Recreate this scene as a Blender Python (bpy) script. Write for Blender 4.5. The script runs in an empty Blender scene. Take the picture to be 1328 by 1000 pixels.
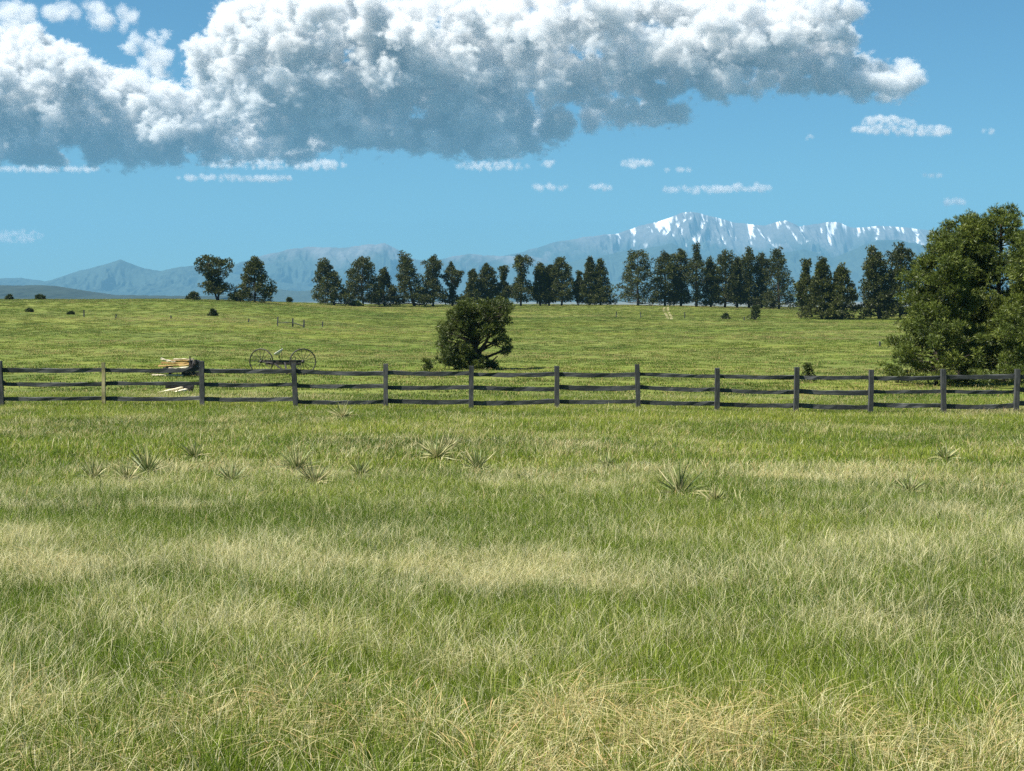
import bpy, bmesh, math, random
import numpy as np
from mathutils import Vector

S = bpy.context.scene
COL = S.collection
R = math.radians
# ------------------------------------------------------------------ camera geometry
F = 1824.0                       # focal length in pixels of the 1328 px wide photograph
EYE = 1.7
HOR = 386.0
PITCH = math.atan((500 - HOR) / F)
CP, SP = math.cos(PITCH), math.sin(PITCH)


def P(px, py, d):
    """point at forward distance d seen at photo pixel (px, py)"""
    u = (px - 664) / F
    v = (500 - py) / F
    s = d / (CP + v * SP)
    return np.array((s * u, d, EYE + s * (-SP + v * CP)))


# ------------------------------------------------------------------ helpers
def tag(o, label=None, cat=None, group=None, kind=None):
    if label: o['label'] = label
    if cat: o['category'] = cat
    if group: o['group'] = group
    if kind: o['kind'] = kind
    return o


def mesh_np(name, V, faces, mat=None, parent=None, smooth=False, attrs=None, link=True):
    """faces: list of int arrays (n,3) / (n,4)"""
    me = bpy.data.meshes.new(name)
    V = np.asarray(V, dtype=np.float32)
    me.vertices.add(len(V))
    me.vertices.foreach_set('co', V.ravel())
    faces = [np.asarray(f, dtype=np.int32) for f in faces if len(f)]
    nl = sum(f.size for f in faces)
    npoly = sum(len(f) for f in faces)
    if npoly:
        me.loops.add(nl)
        me.polygons.add(npoly)
        me.loops.foreach_set('vertex_index', np.concatenate([f.ravel() for f in faces]))
        tot = np.concatenate([np.full(len(f), f.shape[1], np.int32) for f in faces])
        st = np.concatenate(([0], np.cumsum(tot)[:-1])).astype(np.int32)
        me.polygons.foreach_set('loop_start', st)
        me.polygons.foreach_set('loop_total', tot)
        me.polygons.foreach_set('use_smooth', np.full(npoly, smooth, dtype=bool))
    for an, arr in (attrs or {}).items():
        arr = np.asarray(arr, dtype=np.float32)
        if arr.ndim == 1:
            a = me.attributes.new(an, 'FLOAT', 'POINT')
            a.data.foreach_set('value', arr)
        elif arr.shape[1] == 3:
            a = me.attributes.new(an, 'FLOAT_VECTOR', 'POINT')
            a.data.foreach_set('vector', arr.ravel())
        else:
            a = me.attributes.new(an, 'FLOAT_COLOR', 'POINT')
            a.data.foreach_set('color', arr.ravel())
    me.update(calc_edges=True)
    me.validate()
    if mat: me.materials.append(mat)
    o = bpy.data.objects.new(name, me)
    if link: COL.objects.link(o)
    if parent: o.parent = parent
    return o


def empty(name, loc, rz=0.0):
    o = bpy.data.objects.new(name, None)
    COL.objects.link(o)
    o.location = loc
    o.rotation_euler = (0, 0, rz)
    o.empty_display_size = .2
    return o


class MB:
    """collects boxes, bars and tubes into one mesh"""
    def __init__(s):
        s.v = []; s.f4 = []; s.f3 = []

    def bar(s, a, b, w, h, up=(0, 0, 1), jit=0.0, rnd=None, segs=1, sag=0.0):
        a = np.array(a, float); b = np.array(b, float)
        d = b - a; L = np.linalg.norm(d); d /= L
        up = np.array(up, float)
        side = np.cross(d, up); side /= np.linalg.norm(side)
        u = np.cross(side, d)
        base = len(s.v)
        for k in range(segs + 1):
            t = k / segs
            c = a + (b - a) * t
            c = c + np.array((0, 0, -sag * 4 * t * (1 - t)))
            for (i, j) in ((-1, -1), (1, -1), (1, 1), (-1, 1)):
                q = c + side * i * w / 2 + u * j * h / 2
                if rnd is not None: q = q + rnd.normal(0, jit, 3)
                s.v.append(q)
        for k in range(segs):
            for m in range(4):
                n = (m + 1) % 4
                s.f4.append((base + k * 4 + m, base + k * 4 + n, base + k * 4 + 4 + n, base + k * 4 + 4 + m))
        e = base + segs * 4
        s.f4.append((base + 3, base + 2, base + 1, base))
        s.f4.append((e, e + 1, e + 2, e + 3))
        return s

    def tube(s, pts, rad, n=6, cap=True):
        pts = np.asarray(pts, float)
        rad = np.broadcast_to(np.asarray(rad, float), (len(pts),))
        tan = np.gradient(pts, axis=0)
        tan /= np.linalg.norm(tan, axis=1)[:, None] + 1e-9
        ref = np.array((0.31, 0.95, 0.05)) if abs(tan[0][2]) > .7 else np.array((0.02, 0.05, 1.0))
        base = len(s.v)
        ang = np.arange(n) * 2 * math.pi / n
        for p, t, r in zip(pts, tan, rad):
            a = np.cross(t, ref); a /= np.linalg.norm(a) + 1e-9
            b = np.cross(t, a)
            for w in ang: s.v.append(p + r * (math.cos(w) * a + math.sin(w) * b))
        for k in range(len(pts) - 1):
            for m in range(n):
                q = (m + 1) % n
                s.f4.append((base + k * n + m, base + k * n + q, base + (k + 1) * n + q, base + (k + 1) * n + m))
        if cap:
            c0 = len(s.v); s.v.append(pts[0]); c1 = len(s.v); s.v.append(pts[-1])
            e = base + (len(pts) - 1) * n
            for m in range(n):
                q = (m + 1) % n
                s.f3.append((c0, base + q, base + m)); s.f3.append((c1, e + m, e + q))
        return s

    def ring(s, c, rad, thick, axis, n=36, m=6, wide=1.0):
        axis = np.array(axis, float); axis /= np.linalg.norm(axis)
        a = np.cross(axis, (0, 0, 1)); a /= np.linalg.norm(a); b = np.cross(axis, a)
        base = len(s.v)
        for i in range(n):
            w = 2 * math.pi * i / n
            rdir = math.cos(w) * a + math.sin(w) * b
            for j in range(m):
                q = 2 * math.pi * j / m
                s.v.append(np.array(c) + rdir * (rad + thick * math.cos(q)) + axis * thick * wide * math.sin(q))
        for i in range(n):
            for j in range(m):
                i2, j2 = (i + 1) % n, (j + 1) % m
                s.f4.append((base + i * m + j, base + i2 * m + j, base + i2 * m + j2, base + i * m + j2))
        return s

    def build(s, name, mat, parent=None, smooth=False):
        o = mesh_np(name, np.array(s.v), [np.array(s.f4, np.int32).reshape(-1, 4), np.array(s.f3, np.int32).reshape(-1, 3)],
                    mat, parent, smooth)
        bm = bmesh.new(); bm.from_mesh(o.data); bmesh.ops.recalc_face_normals(bm, faces=bm.faces); bm.to_mesh(o.data); bm.free()
        return o


# value noise -------------------------------------------------------
def _hash(ix, iy, seed):
    h = (ix.astype(np.int64) * 374761393 + iy.astype(np.int64) * 668265263 + seed * 974634777) & 0xffffffff
    h = ((h ^ (h >> 13)) * 1274126177) & 0xffffffff
    h = h ^ (h >> 16)
    return (h & 0xffff) / 65535.0


def vnoise(x, y, seed=0):
    x = np.asarray(x, float); y = np.asarray(y, float)
    ix = np.floor(x); iy = np.floor(y)
    fx = x - ix; fy = y - iy
    fx = fx * fx * (3 - 2 * fx); fy = fy * fy * (3 - 2 * fy)
    a = _hash(ix, iy, seed); b = _hash(ix + 1, iy, seed); c = _hash(ix, iy + 1, seed); d = _hash(ix + 1, iy + 1, seed)
    return (a * (1 - fx) + b * fx) * (1 - fy) + (c * (1 - fx) + d * fx) * fy


def fbm(x, y, seed=0, octv=4, gain=.5):
    t = 0; a = 1; n = 0
    for k in range(octv):
        t = t + a * vnoise(np.asarray(x) * 2 ** k + 17.3 * k, np.asarray(y) * 2 ** k - 9.1 * k, seed + k)
        n += a; a *= gain
    return t / n


# ------------------------------------------------------------------ terrain height
_D = np.array([0, 4, 5, 10, 18, 25, 36, 48, 60, 80, 120, 180, 230, 260, 320, 345, 380, 450, 700, 1500, 6000, 24000.])
_ZC = np.array([-1.68, -1.7, -1.7, -1.85, -2.2, -2.5, -2.92, -3.35, -3.72, -4.12, -4.28, -4.0, -3.35, -2.85, -1.75, -1.7, -2.3, -5, -12, -17, -20, -20])
_ZL = np.array([-1.68, -1.7, -1.7, -1.85, -2.2, -2.5, -2.82, -3.25, -3.6, -3.85, -3.7, -2.3, -0.75, -0.35, -0.7, -1.4, -2.6, -6, -12, -17, -20, -20])
_ZR = np.array([-1.68, -1.7, -1.7, -1.85, -2.25, -2.6, -3.05, -3.45, -3.75, -4.1, -4.2, -3.95, -3.4, -3.5, -2.5, -2.3, -3.0, -6, -12, -17, -20, -20])


def ground_z(x, y):
    x = np.asarray(x, float); y = np.asarray(y, float)
    r = np.hypot(x, y)
    d = np.where(y > 0, np.maximum(y, .55 * r), r * .8)
    px = 664 + F * x / np.maximum(d, 1)
    wl = np.clip((560 - px) / 330, 0, 1); wl = wl * wl * (3 - 2 * wl)
    wr = np.clip((px - 760) / 300, 0, 1); wr = wr * wr * (3 - 2 * wr)
    zc = np.interp(d, _D, _ZC); zl = np.interp(d, _D, _ZL); zr = np.interp(d, _D, _ZR)
    z = zc + wl * (zl - zc) + wr * (zr - zc)
    far = np.clip((d - 30) / 120, 0, 1)
    z = z + (fbm(x / 2.2, y / 2.2, 5, 3) - .5) * .12 + (fbm(x / 26, y / 26, 9, 3) - .5) * .5 * far
    return EYE + z


def at(px, d):
    x = (px - 664) / F * d   # (small pitch term corrected below)
    for _ in range(3):
        z = float(ground_z(x, d)); py = 500 - F * math.tan(math.atan2(z - EYE, d) + PITCH)
        x = P(px, py, d)[0]
    return np.array((x, d, float(ground_z(x, d))))


def ground_at(px, py, dmin=4.0, dmax=345.0):
    """where the view ray through a photo pixel meets the meadow"""
    d = np.geomspace(dmin, dmax, 2500)
    u = (px - 664) / F; v = (500 - py) / F
    s = d / (CP + v * SP)
    x = s * u; z = EYE + s * (-SP + v * CP)
    g = ground_z(x, d)
    k = np.nonzero(z <= g)[0]
    i = k[0] if len(k) else int(np.argmin(z - g))
    return np.array((x[i], d[i], g[i]))


# ------------------------------------------------------------------ materials
def new_mat(name):
    m = bpy.data.materials.new(name); m.use_nodes = True
    t = m.node_tree
    return m, t, t.nodes, t.links, t.nodes['Principled BSDF']


def ramp(N, stops, interp='LINEAR'):
    r = N.new('ShaderNodeValToRGB')
    cr = r.color_ramp; cr.interpolation = interp
    while len(cr.elements) < len(stops): cr.elements.new(.5)
    for e, (p, c) in zip(cr.elements, stops):
        e.position = p; e.color = (*c, 1)
    return r


def noise(N, L, scale, detail=4, rough=.55, vec=None, stretch=None):
    n = N.new('ShaderNodeTexNoise')
    n.inputs['Scale'].default_value = scale; n.inputs['Detail'].default_value = detail; n.inputs['Roughness'].default_value = rough
    if vec is not None:
        if stretch:
            mp = N.new('ShaderNodeVectorMath'); mp.operation = 'MULTIPLY'; mp.inputs[1].default_value = stretch
            L.new(vec, mp.inputs[0]); vec = mp.outputs[0]
        L.new(vec, n.inputs['Vector'])
    return n


def math_n(N, L, op, a, b=None, clamp=False):
    m = N.new('ShaderNodeMath'); m.operation = op; m.use_clamp = clamp
    for i, x in enumerate((a, b)):
        if x is None: continue
        if hasattr(x, 'is_output'): L.new(x, m.inputs[i])
        else: m.inputs[i].default_value = x
    return m.outputs[0]


def mix_rgb(N, L, fac, a, b, mode='MIX'):
    m = N.new('ShaderNodeMix'); m.data_type = 'RGBA'; m.blend_type = mode
    for i, x in ((0, fac), (6, a), (7, b)):
        if hasattr(x, 'is_output'): L.new(x, m.inputs[i])
        elif i == 0: m.inputs[0].default_value = x
        else: m.inputs[i].default_value = (*x, 1)
    return m.outputs[2]


G_DARK, G_MID, G_YEL = (.062, .102, .012), (.120, .170, .022), (.20, .235, .040)
STRAW = (.42, .37, .20)


def patch_color(N, L, pos):
    """broad colour patches of the meadow from world position: green kinds and dry kinds"""
    n1 = noise(N, L, .16, 4, .6, pos, (1.0, 1.6, 1))
    r1 = ramp(N, [(.30, G_DARK), (.47, G_MID), (.66, G_YEL)])
    L.new(n1.outputs[0], r1.inputs[0])
    nb = noise(N, L, .016, 4, .55, pos, (.6, 1.5, 1))
    rb = ramp(N, [(.36, (.56, .66, .55)), (.5, (.71, .75, .76)), (.64, (.94, .88, .92))]); L.new(nb.outputs[0], rb.inputs[0])
    return mix_rgb(N, L, 1.0, r1.outputs[0], rb.outputs[0], 'MULTIPLY')


def mat_ground():
    m, t, N, L, b = new_mat('meadow_turf')
    geo = N.new('ShaderNodeNewGeometry'); pos = geo.outputs['Position']
    base = patch_color(N, L, pos)
    n2 = noise(N, L, .055, 5, .65, pos, (.45, 1.3, 1))           # dry streaks across the field
    d1 = ramp(N, [(.40, (0, 0, 0)), (.66, (1, 1, 1))]); L.new(n2.outputs[0], d1.inputs[0])
    n3 = noise(N, L, 1.9, 5, .7, pos, (.8, 1.0, 1))
    d2 = ramp(N, [(.42, (0, 0, 0)), (.72, (1, 1, 1))]); L.new(n3.outputs[0], d2.inputs[0])
    dry = math_n(N, L, 'ADD', math_n(N, L, 'MULTIPLY', d1.outputs[0], .28), math_n(N, L, 'MULTIPLY', d2.outputs[0], .25), True)
    c = mix_rgb(N, L, dry, base, (.23, .215, .085))
    n4 = noise(N, L, 22, 3, .7, pos)
    d4 = ramp(N, [(.3, (.55, .55, .55)), (.75, (1.25, 1.25, 1.25))]); L.new(n4.outputs[0], d4.inputs[0])
    c = mix_rgb(N, L, 1.0, c, d4.outputs[0], 'MULTIPLY')
    # the far plain beyond the crest is dry rangeland
    sep = N.new('ShaderNodeSeparateXYZ'); L.new(pos, sep.inputs[0])
    far = N.new('ShaderNodeMapRange'); far.inputs[1].default_value = 420; far.inputs[2].default_value = 900
    L.new(sep.outputs['Y'], far.inputs[0])
    c = mix_rgb(N, L, far.outputs[0], c, (.115, .12, .10))
    L.new(c, b.inputs['Base Color']); b.inputs['Roughness'].default_value = .95; b.inputs['Specular IOR Level'].default_value = .1
    bp = N.new('ShaderNodeBump'); bp.inputs['Strength'].default_value = .6; bp.inputs['Distance'].default_value = .08
    L.new(n4.outputs[0], bp.inputs['Height']); L.new(bp.outputs[0], b.inputs['Normal'])
    return m


def leafy(name, translucent=.35, rough=.6, spec=.25):
    """principled + translucent mix; returns nodes and the two colour sockets"""
    m, t, N, L, b = new_mat(name)
    out = N['Material Output']
    tr = N.new('ShaderNodeBsdfTranslucent'); mx = N.new('ShaderNodeMixShader')
    mx.inputs[0].default_value = translucent
    L.new(b.outputs[0], mx.inputs[1]); L.new(tr.outputs[0], mx.inputs[2]); L.new(mx.outputs[0], out.inputs['Surface'])
    b.inputs['Roughness'].default_value = rough; b.inputs['Specular IOR Level'].default_value = spec
    return m, N, L, b.inputs['Base Color'], tr.inputs['Color']


def mat_grass():
    m, N, L, c1, c2 = leafy('grass_blade', .46, .55, .25)
    geo = N.new('ShaderNodeNewGeometry'); pos = geo.outputs['Position']
    at1 = N.new('ShaderNodeAttribute'); at1.attribute_name = 'tint'
    sep = N.new('ShaderNodeSeparateColor'); L.new(at1.outputs['Color'], sep.inputs[0])
    ai = N.new('ShaderNodeAttribute'); ai.attribute_type = 'INSTANCER'; ai.attribute_name = 'pale'
    rnd, hgt, straw = sep.outputs[0], sep.outputs[1], sep.outputs[2]
    g = patch_color(N, L, pos)
    rr = ramp(N, [(0, (.5, .56, .6)), (.5, (1, 1, 1)), (.85, (1.7, 1.5, 1.4)), (1, (2.3, 2.0, 2.2))]); L.new(rnd, rr.inputs[0])
    g = mix_rgb(N, L, 1.0, g, rr.outputs[0], 'MULTIPLY')
    st = ramp(N, [(0, (.50, .335, .15)), (.3, (.46, .41, .18)), (.7, (.62, .575, .30)), (1, (.78, .75, .50))]); L.new(rnd, st.inputs[0])
    g = mix_rgb(N, L, 1.0, g, (1.46, 1.46, 1.05), 'MULTIPLY')
    k = math_n(N, L, 'ADD', straw, math_n(N, L, 'MULTIPLY', math_n(N, L, 'MULTIPLY', ai.outputs['Fac'], .75), math_n(N, L, 'ADD', math_n(N, L, 'MULTIPLY', hgt, .7), .25)), True)
    c = mix_rgb(N, L, k, g, st.outputs[0])
    L.new(c, c1); L.new(c, c2)
    return m


def mat_needles(name, dark, mid, lite, sc=.9):
    m, N, L, c1, c2 = leafy(name, .22, .5, .3)
    geo = N.new('ShaderNodeNewGeometry'); pos = geo.outputs['Position']
    n = noise(N, L, sc, 3, .6, pos)
    at1 = N.new('ShaderNodeAttribute'); at1.attribute_name = 'tint'
    sep = N.new('ShaderNodeSeparateColor'); L.new(at1.outputs['Color'], sep.inputs[0])
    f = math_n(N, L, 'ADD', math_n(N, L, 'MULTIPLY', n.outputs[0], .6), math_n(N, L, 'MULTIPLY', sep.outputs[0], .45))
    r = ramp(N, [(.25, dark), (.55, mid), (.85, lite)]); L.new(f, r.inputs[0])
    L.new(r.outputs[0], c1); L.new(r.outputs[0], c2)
    return m


def mat_bark(name, a, b_, sc=6):
    m, t, N, L, b = new_mat(name)
    tc = N.new('ShaderNodeTexCoord')
    n = noise(N, L, sc, 5, .65, tc.outputs['Object'], (1, 1, .25))
    r = ramp(N, [(.3, a), (.7, b_)]); L.new(n.outputs[0], r.inputs[0]); L.new(r.outputs[0], b.inputs['Base Color'])
    b.inputs['Roughness'].default_value = .9
    bp = N.new('ShaderNodeBump'); bp.inputs['Strength'].default_value = .7; bp.inputs['Distance'].default_value = .02
    L.new(n.outputs[0], bp.inputs['Height']); L.new(bp.outputs[0], b.inputs['Normal'])
    return m


def mat_wood(name, a, b_, c_, sc=3.0, axis=(.12, 1, 1)):
    m, t, N, L, b = new_mat(name)
    tc = N.new('ShaderNodeTexCoord'); geo = N.new('ShaderNodeNewGeometry')
    n = noise(N, L, sc * 9, 6, .7, tc.outputs['Object'], axis)
    n2 = noise(N, L, 1.3, 3, .6, tc.outputs['Object'])
    f = math_n(N, L, 'ADD', math_n(N, L, 'MULTIPLY', n.outputs[0], .6), math_n(N, L, 'MULTIPLY', n2.outputs[0], .4))
    r = ramp(N, [(.33, a), (.5, b_), (.68, c_)]); L.new(f, r.inputs[0])
    L.new(r.outputs[0], b.inputs['Base Color']); b.inputs['Roughness'].default_value = .8; b.inputs['Specular IOR Level'].default_value = .3
    bp = N.new('ShaderNodeBump'); bp.inputs['Strength'].default_value = .6; bp.inputs['Distance'].default_value = .01
    L.new(n.outputs[0], bp.inputs['Height']); L.new(bp.outputs[0], b.inputs['Normal'])
    return m


def mat_iron():
    m, t, N, L, b = new_mat('rusty_iron')
    tc = N.new('ShaderNodeTexCoord')
    n = noise(N, L, 7, 5, .65, tc.outputs['Object'])
    r = ramp(N, [(.35, (.018, .018, .02)), (.6, (.04, .034, .03)), (.78, (.10, .05, .028))]); L.new(n.outputs[0], r.inputs[0])
    L.new(r.outputs[0], b.inputs['Base Color']); b.inputs['Roughness'].default_value = .6; b.inputs['Metallic'].default_value = .3
    return m


def mat_plain(name, c1, c2, sc=5, rough=.7):
    m, t, N, L, b = new_mat(name)
    tc = N.new('ShaderNodeTexCoord')
    n = noise(N, L, sc, 5, .65, tc.outputs['Object'])
    r = ramp(N, [(.35, c1), (.68, c2)]); L.new(n.outputs[0], r.inputs[0])
    L.new(r.outputs[0], b.inputs['Base Color']); b.inputs['Roughness'].default_value = rough
    return m


def mat_mountain(name, forest, rock):
    """vertex attributes: 'alt' 0 at the foot .. 1 at the ridge line, 'snow' mask, 'bare' mask"""
    m, t, N, L, b = new_mat(name)
    a = N.new('ShaderNodeAttribute'); a.attribute_name = 'bare'
    s = N.new('ShaderNodeAttribute'); s.attribute_name = 'snow'
    geo = N.new('ShaderNodeNewGeometry')
    n = noise(N, L, .02, 6, .65, geo.outputs['Position'])
    fr = ramp(N, [(.3, tuple(.7 * x for x in forest)), (.7, tuple(1.4 * x for x in forest))]); L.new(n.outputs[0], fr.inputs[0])
    rr = ramp(N, [(.3, tuple(.75 * x for x in rock)), (.7, tuple(1.25 * x for x in rock))]); L.new(n.outputs[0], rr.inputs[0])
    c = mix_rgb(N, L, a.outputs['Fac'], fr.outputs[0], rr.outputs[0])
    c = mix_rgb(N, L, s.outputs['Fac'], c, (.93, .94, .96))
    L.new(c, b.inputs['Base Color']); b.inputs['Roughness'].default_value = .95; b.inputs['Specular IOR Level'].default_value = .1
    return m


M_GROUND = mat_ground()
M_GRASS = mat_grass()
M_NEEDLE_FAR = mat_needles('pine_needles_far', (.018, .024, .006), (.052, .062, .011), (.140, .148, .028), .25)
M_NEEDLE_NEAR = mat_needles('pine_needles_near', (.022, .036, .006), (.080, .108, .015), (.225, .250, .042), .7)
M_NEEDLE_MID = mat_needles('pine_needles_mid', (.018, .028, .006), (.058, .078, .013), (.150, .172, .030), .6)
M_SHRUB_YEL = mat_needles('shrub_leaves_yellow', (.05, .075, .012), (.12, .15, .02), (.24, .26, .05), .8)
M_SHRUB = mat_needles('shrub_leaves', (.018, .028, .009), (.04, .055, .015), (.08, .095, .03), .8)
M_BARK = mat_bark('pine_bark', (.018, .013, .010), (.060, .042, .030))
M_FENCE = mat_wood('dark_weathered_fence_wood', (.014, .017, .017), (.042, .046, .045), (.135, .136, .128))
M_FENCE_PALE = mat_wood('bare_pale_fence_wood', (.16, .13, .06), (.33, .28, .13), (.45, .40, .24), axis=(1, 1, .12))
M_FENCE_POST = mat_wood('dark_weathered_post_wood', (.016, .018, .018), (.044, .047, .046), (.125, .122, .112), axis=(1, 1, .12))
M_PLANK = mat_wood('weathered_orange_plank', (.16, .095, .03), (.36, .235, .08), (.50, .39, .19))
M_PLANK_PALE = mat_wood('bleached_plank', (.30, .25, .16), (.52, .46, .32), (.68, .62, .48))
M_PLANK_DARK = mat_wood('dark_old_plank', (.012, .012, .012), (.03, .028, .026), (.07, .06, .05))
M_IRON = mat_iron()
M_SEAT = mat_plain('faded_seat_paint', (.42, .42, .38), (.62, .62, .56))
M_YUCCA = None


# ------------------------------------------------------------------ ground sheet
def build_ground():
    ang = np.concatenate((np.arange(-180, -32, 8.), np.arange(-32, 32.01, .25), np.arange(40, 180, 8.)))
    ang = np.radians(ang)
    rad = np.concatenate((np.geomspace(.6, 60, 150), np.geomspace(61, 420, 130), np.geomspace(440, 18600, 44)))
    A, Rr = np.meshgrid(ang, rad)
    X = Rr * np.sin(A); Y = Rr * np.cos(A)
    Z = ground_z(X, Y)
    V = np.stack((X, Y, Z), -1).reshape(-1, 3)
    na, nr = len(ang), len(rad)
    V = np.vstack((V, [[0, 0, float(ground_z(0, .01))]]))
    i, j = np.meshgrid(np.arange(nr - 1), np.arange(na), indexing='ij')
    j2 = (j + 1) % na
    q = np.stack((i * na + j, (i + 1) * na + j, (i + 1) * na + j2, i * na + j2), -1).reshape(-1, 4)
    q = q[:, ::-1]
    jj = np.arange(na)
    tri = np.stack((np.full(na, len(V) - 1), (jj + 1) % na, jj), -1)
    o = mesh_np('ground', V, [q, tri], M_GROUND, smooth=True)
    tag(o, kind='structure')


build_ground()


# ------------------------------------------------------------------ mountains and far hills
def ridge_mesh(name, D, pts, dep, seed, forest, rock, bare0, snow=0.0, rough=1.0, step=1.0, jag=1.0, back=500, snow_range=None):
    D, dep, back = D * 2, dep * 2, back * 2
    px = np.arange(pts[0][0], pts[-1][0] + .1, step)
    pk = np.interp(px, [p[0] for p in pts], [p[1] for p in pts])
    pk = pk + (fbm(px / 14, px * 0 + 3.1, seed, 4, .6) - .5) * 7 * jag
    Dd = D + (fbm(px / 120, px * 0, seed + 7, 3) - .5) * dep * .5
    X = (px - 664) / F * Dd
    top = EYE + Dd * (HOR - pk) / F
    rows = np.concatenate((np.linspace(0, 1, 90),))
    base = EYE - 26.0
    H = np.maximum(top - base, 1)
    T, XX = np.meshgrid(rows, X, indexing='ij')
    HH = np.broadcast_to(H, T.shape)
    size = dep
    wob = (fbm(XX / size * 2.2, T * 2.5, seed + 3, 3) - .5) * .35 * size
    rid = 1 - np.abs(2 * fbm((XX + wob) / (size * .16), T * 1.3 + 4, seed + 11, 4, .55) - 1)
    rid2 = 1 - np.abs(2 * fbm((XX + wob * .6) / (size * .05), T * 4, seed + 21, 4, .6) - 1)
    rid3 = 1 - np.abs(2 * fbm((XX + wob * .9 + (fbm(XX / size * 5, T * 3, seed + 5, 2) - .5) * T * size * .5) / (size * .021), T * 7, seed + 27, 4, .62) - 1)
    prof = (1 - T) ** 1.35
    Z = base + HH * prof + HH * ((rid - .93) * .8 + (rid2 - .90) * .36 + (rid3 - .85) * .17) * np.minimum(T * 3.2, 1) ** .8 * (1 - T) * rough
    Z = np.maximum(Z, base + (1 - T) * 2)
    Y = np.broadcast_to(Dd, T.shape) - T * dep
    # back side
    V = np.stack((XX, Y, Z), -1)
    bk = np.stack((X, Dd + back, base + H * .25), -1)[None]
    bk0 = np.stack((X, Dd + back, np.full(len(X), base - 2)), -1)[None]
    V = np.concatenate((bk0, bk, V), 0)
    alt = np.concatenate((np.zeros((1, len(X))), np.full((1, len(X)), .5), (Z - base) / HH), 0)
    hpx = (V[..., 2] - EYE) / V[..., 1] * F
    nn = fbm(V[..., 0] / (size * .09), V[..., 1] / (size * .2), seed + 31, 4, .6)
    bare = np.clip((hpx - bare0) / 22 + (nn - .5) * 2.0, 0, 1)
    sn = np.zeros_like(hpx)
    if snow:
        z2 = np.full((2, len(X)), .9)
        gully = np.concatenate((z2, rid2), 0) * .2 + np.concatenate((z2, rid3), 0) * .8
        big = fbm(V[..., 0] / (size * .10), V[..., 1] / (size * .12), seed + 47, 4, .6)
        sn = np.clip((.69 - gully + (big - .5) * .22 + np.clip(hpx - bare0 - 20, -30, 40) / 360) * 15, 0, 1) * np.clip((hpx - bare0 - 4) / 12, 0, 1) * snow
        sn = sn * np.clip((fbm(V[..., 0] / (size * .011), V[..., 1] / (size * .02), seed + 59, 3, .6) - .40) * 9, 0, 1)
        if snow_range is not None:
            sn = sn * np.clip((px - snow_range) / 25, 0, 1)[None, :]
    nr, nc = V.shape[:2]
    i, j = np.meshgrid(np.arange(nr - 1), np.arange(nc - 1), indexing='ij')
    q = np.stack((i * nc + j, (i + 1) * nc + j, (i + 1) * nc + j + 1, i * nc + j + 1), -1).reshape(-1, 4)
    o = mesh_np(name, V.reshape(-1, 3), [q], mat_mountain(name + '_cover', forest, rock), smooth=True,
                attrs={'bare': bare.ravel(), 'snow': sn.ravel(), 'alt': alt.ravel()})
    tag(o, kind='structure')
    return o


FOREST = (.030, .045, .035)
ROCK = (.125, .125, .125)
ridge_mesh('snowy_mountains', 7900, [(560, 352), (640, 336), (680, 326), (720, 314), (760, 308), (800, 303), (830, 293), (852, 288), (870, 282), (882, 277), (893, 276), (905, 277), (920, 281), (945, 288),
           (970, 291), (990, 293), (1010, 288), (1018, 287), (1035, 294), (1060, 291), (1072, 289), (1085, 289), (1100, 295), (1120, 296), (1135, 293), (1150, 294), (1190, 298), (1230, 302),
           (1280, 304), (1340, 308), (1480, 320)], 1500, 11, FOREST, ROCK, 58, 1.0, jag=.35, rough=1.35, snow_range=780)
ridge_mesh('mountain_range', 6700, [(230, 366), (290, 350), (330, 335), (345, 331), (370, 325), (400, 321), (440, 322), (470, 319), (500, 317), (520, 327), (535, 336), (560, 339), (590, 333), (610, 330),
           (640, 331), (690, 333), (720, 340), (780, 352), (860, 362)], 1100, 23, FOREST, ROCK, 44, jag=.55)
ridge_mesh('foothills', 6300, [(560, 372), (620, 360), (690, 346), (740, 340), (800, 328), (840, 322), (870, 316), (900, 330), (960, 336), (1000, 330), (1040, 324), (1080, 334), (1110, 322), (1135, 312), (1165, 312),
           (1200, 320), (1300, 330), (1480, 350)], 1000, 37, FOREST, ROCK, 200, jag=.5)
ridge_mesh('far_peak', 6000, [(-190, 366), (-60, 365), (0, 362), (30, 360), (60, 365), (80, 360), (105, 351), (130, 345), (148, 340), (158, 337), (170, 342), (190, 348), (210, 352), (235, 346), (255, 345), (290, 352), (340, 362), (420, 374)],
           900, 51, FOREST, ROCK, 200, jag=.4)
ridge_mesh('mesa', 1900, [(-200, 372), (-60, 370), (0, 370), (40, 370), (75, 371), (92, 374), (108, 379), (125, 382), (200, 383.5), (300, 384.5)], 500, 61, (.022, .030, .022), (.12, .11, .09), 200, jag=.25, rough=.6)
ridge_mesh('low_hills', 3700, [(255, 384), (330, 378), (355, 375), (385, 377), (410, 377), (440, 380), (520, 385), (620, 384), (760, 383), (900, 384), (1050, 381), (1200, 379), (1400, 380)], 500, 71, (.026, .036, .026), (.2, .19, .16), 200, jag=.3, rough=.6)


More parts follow.
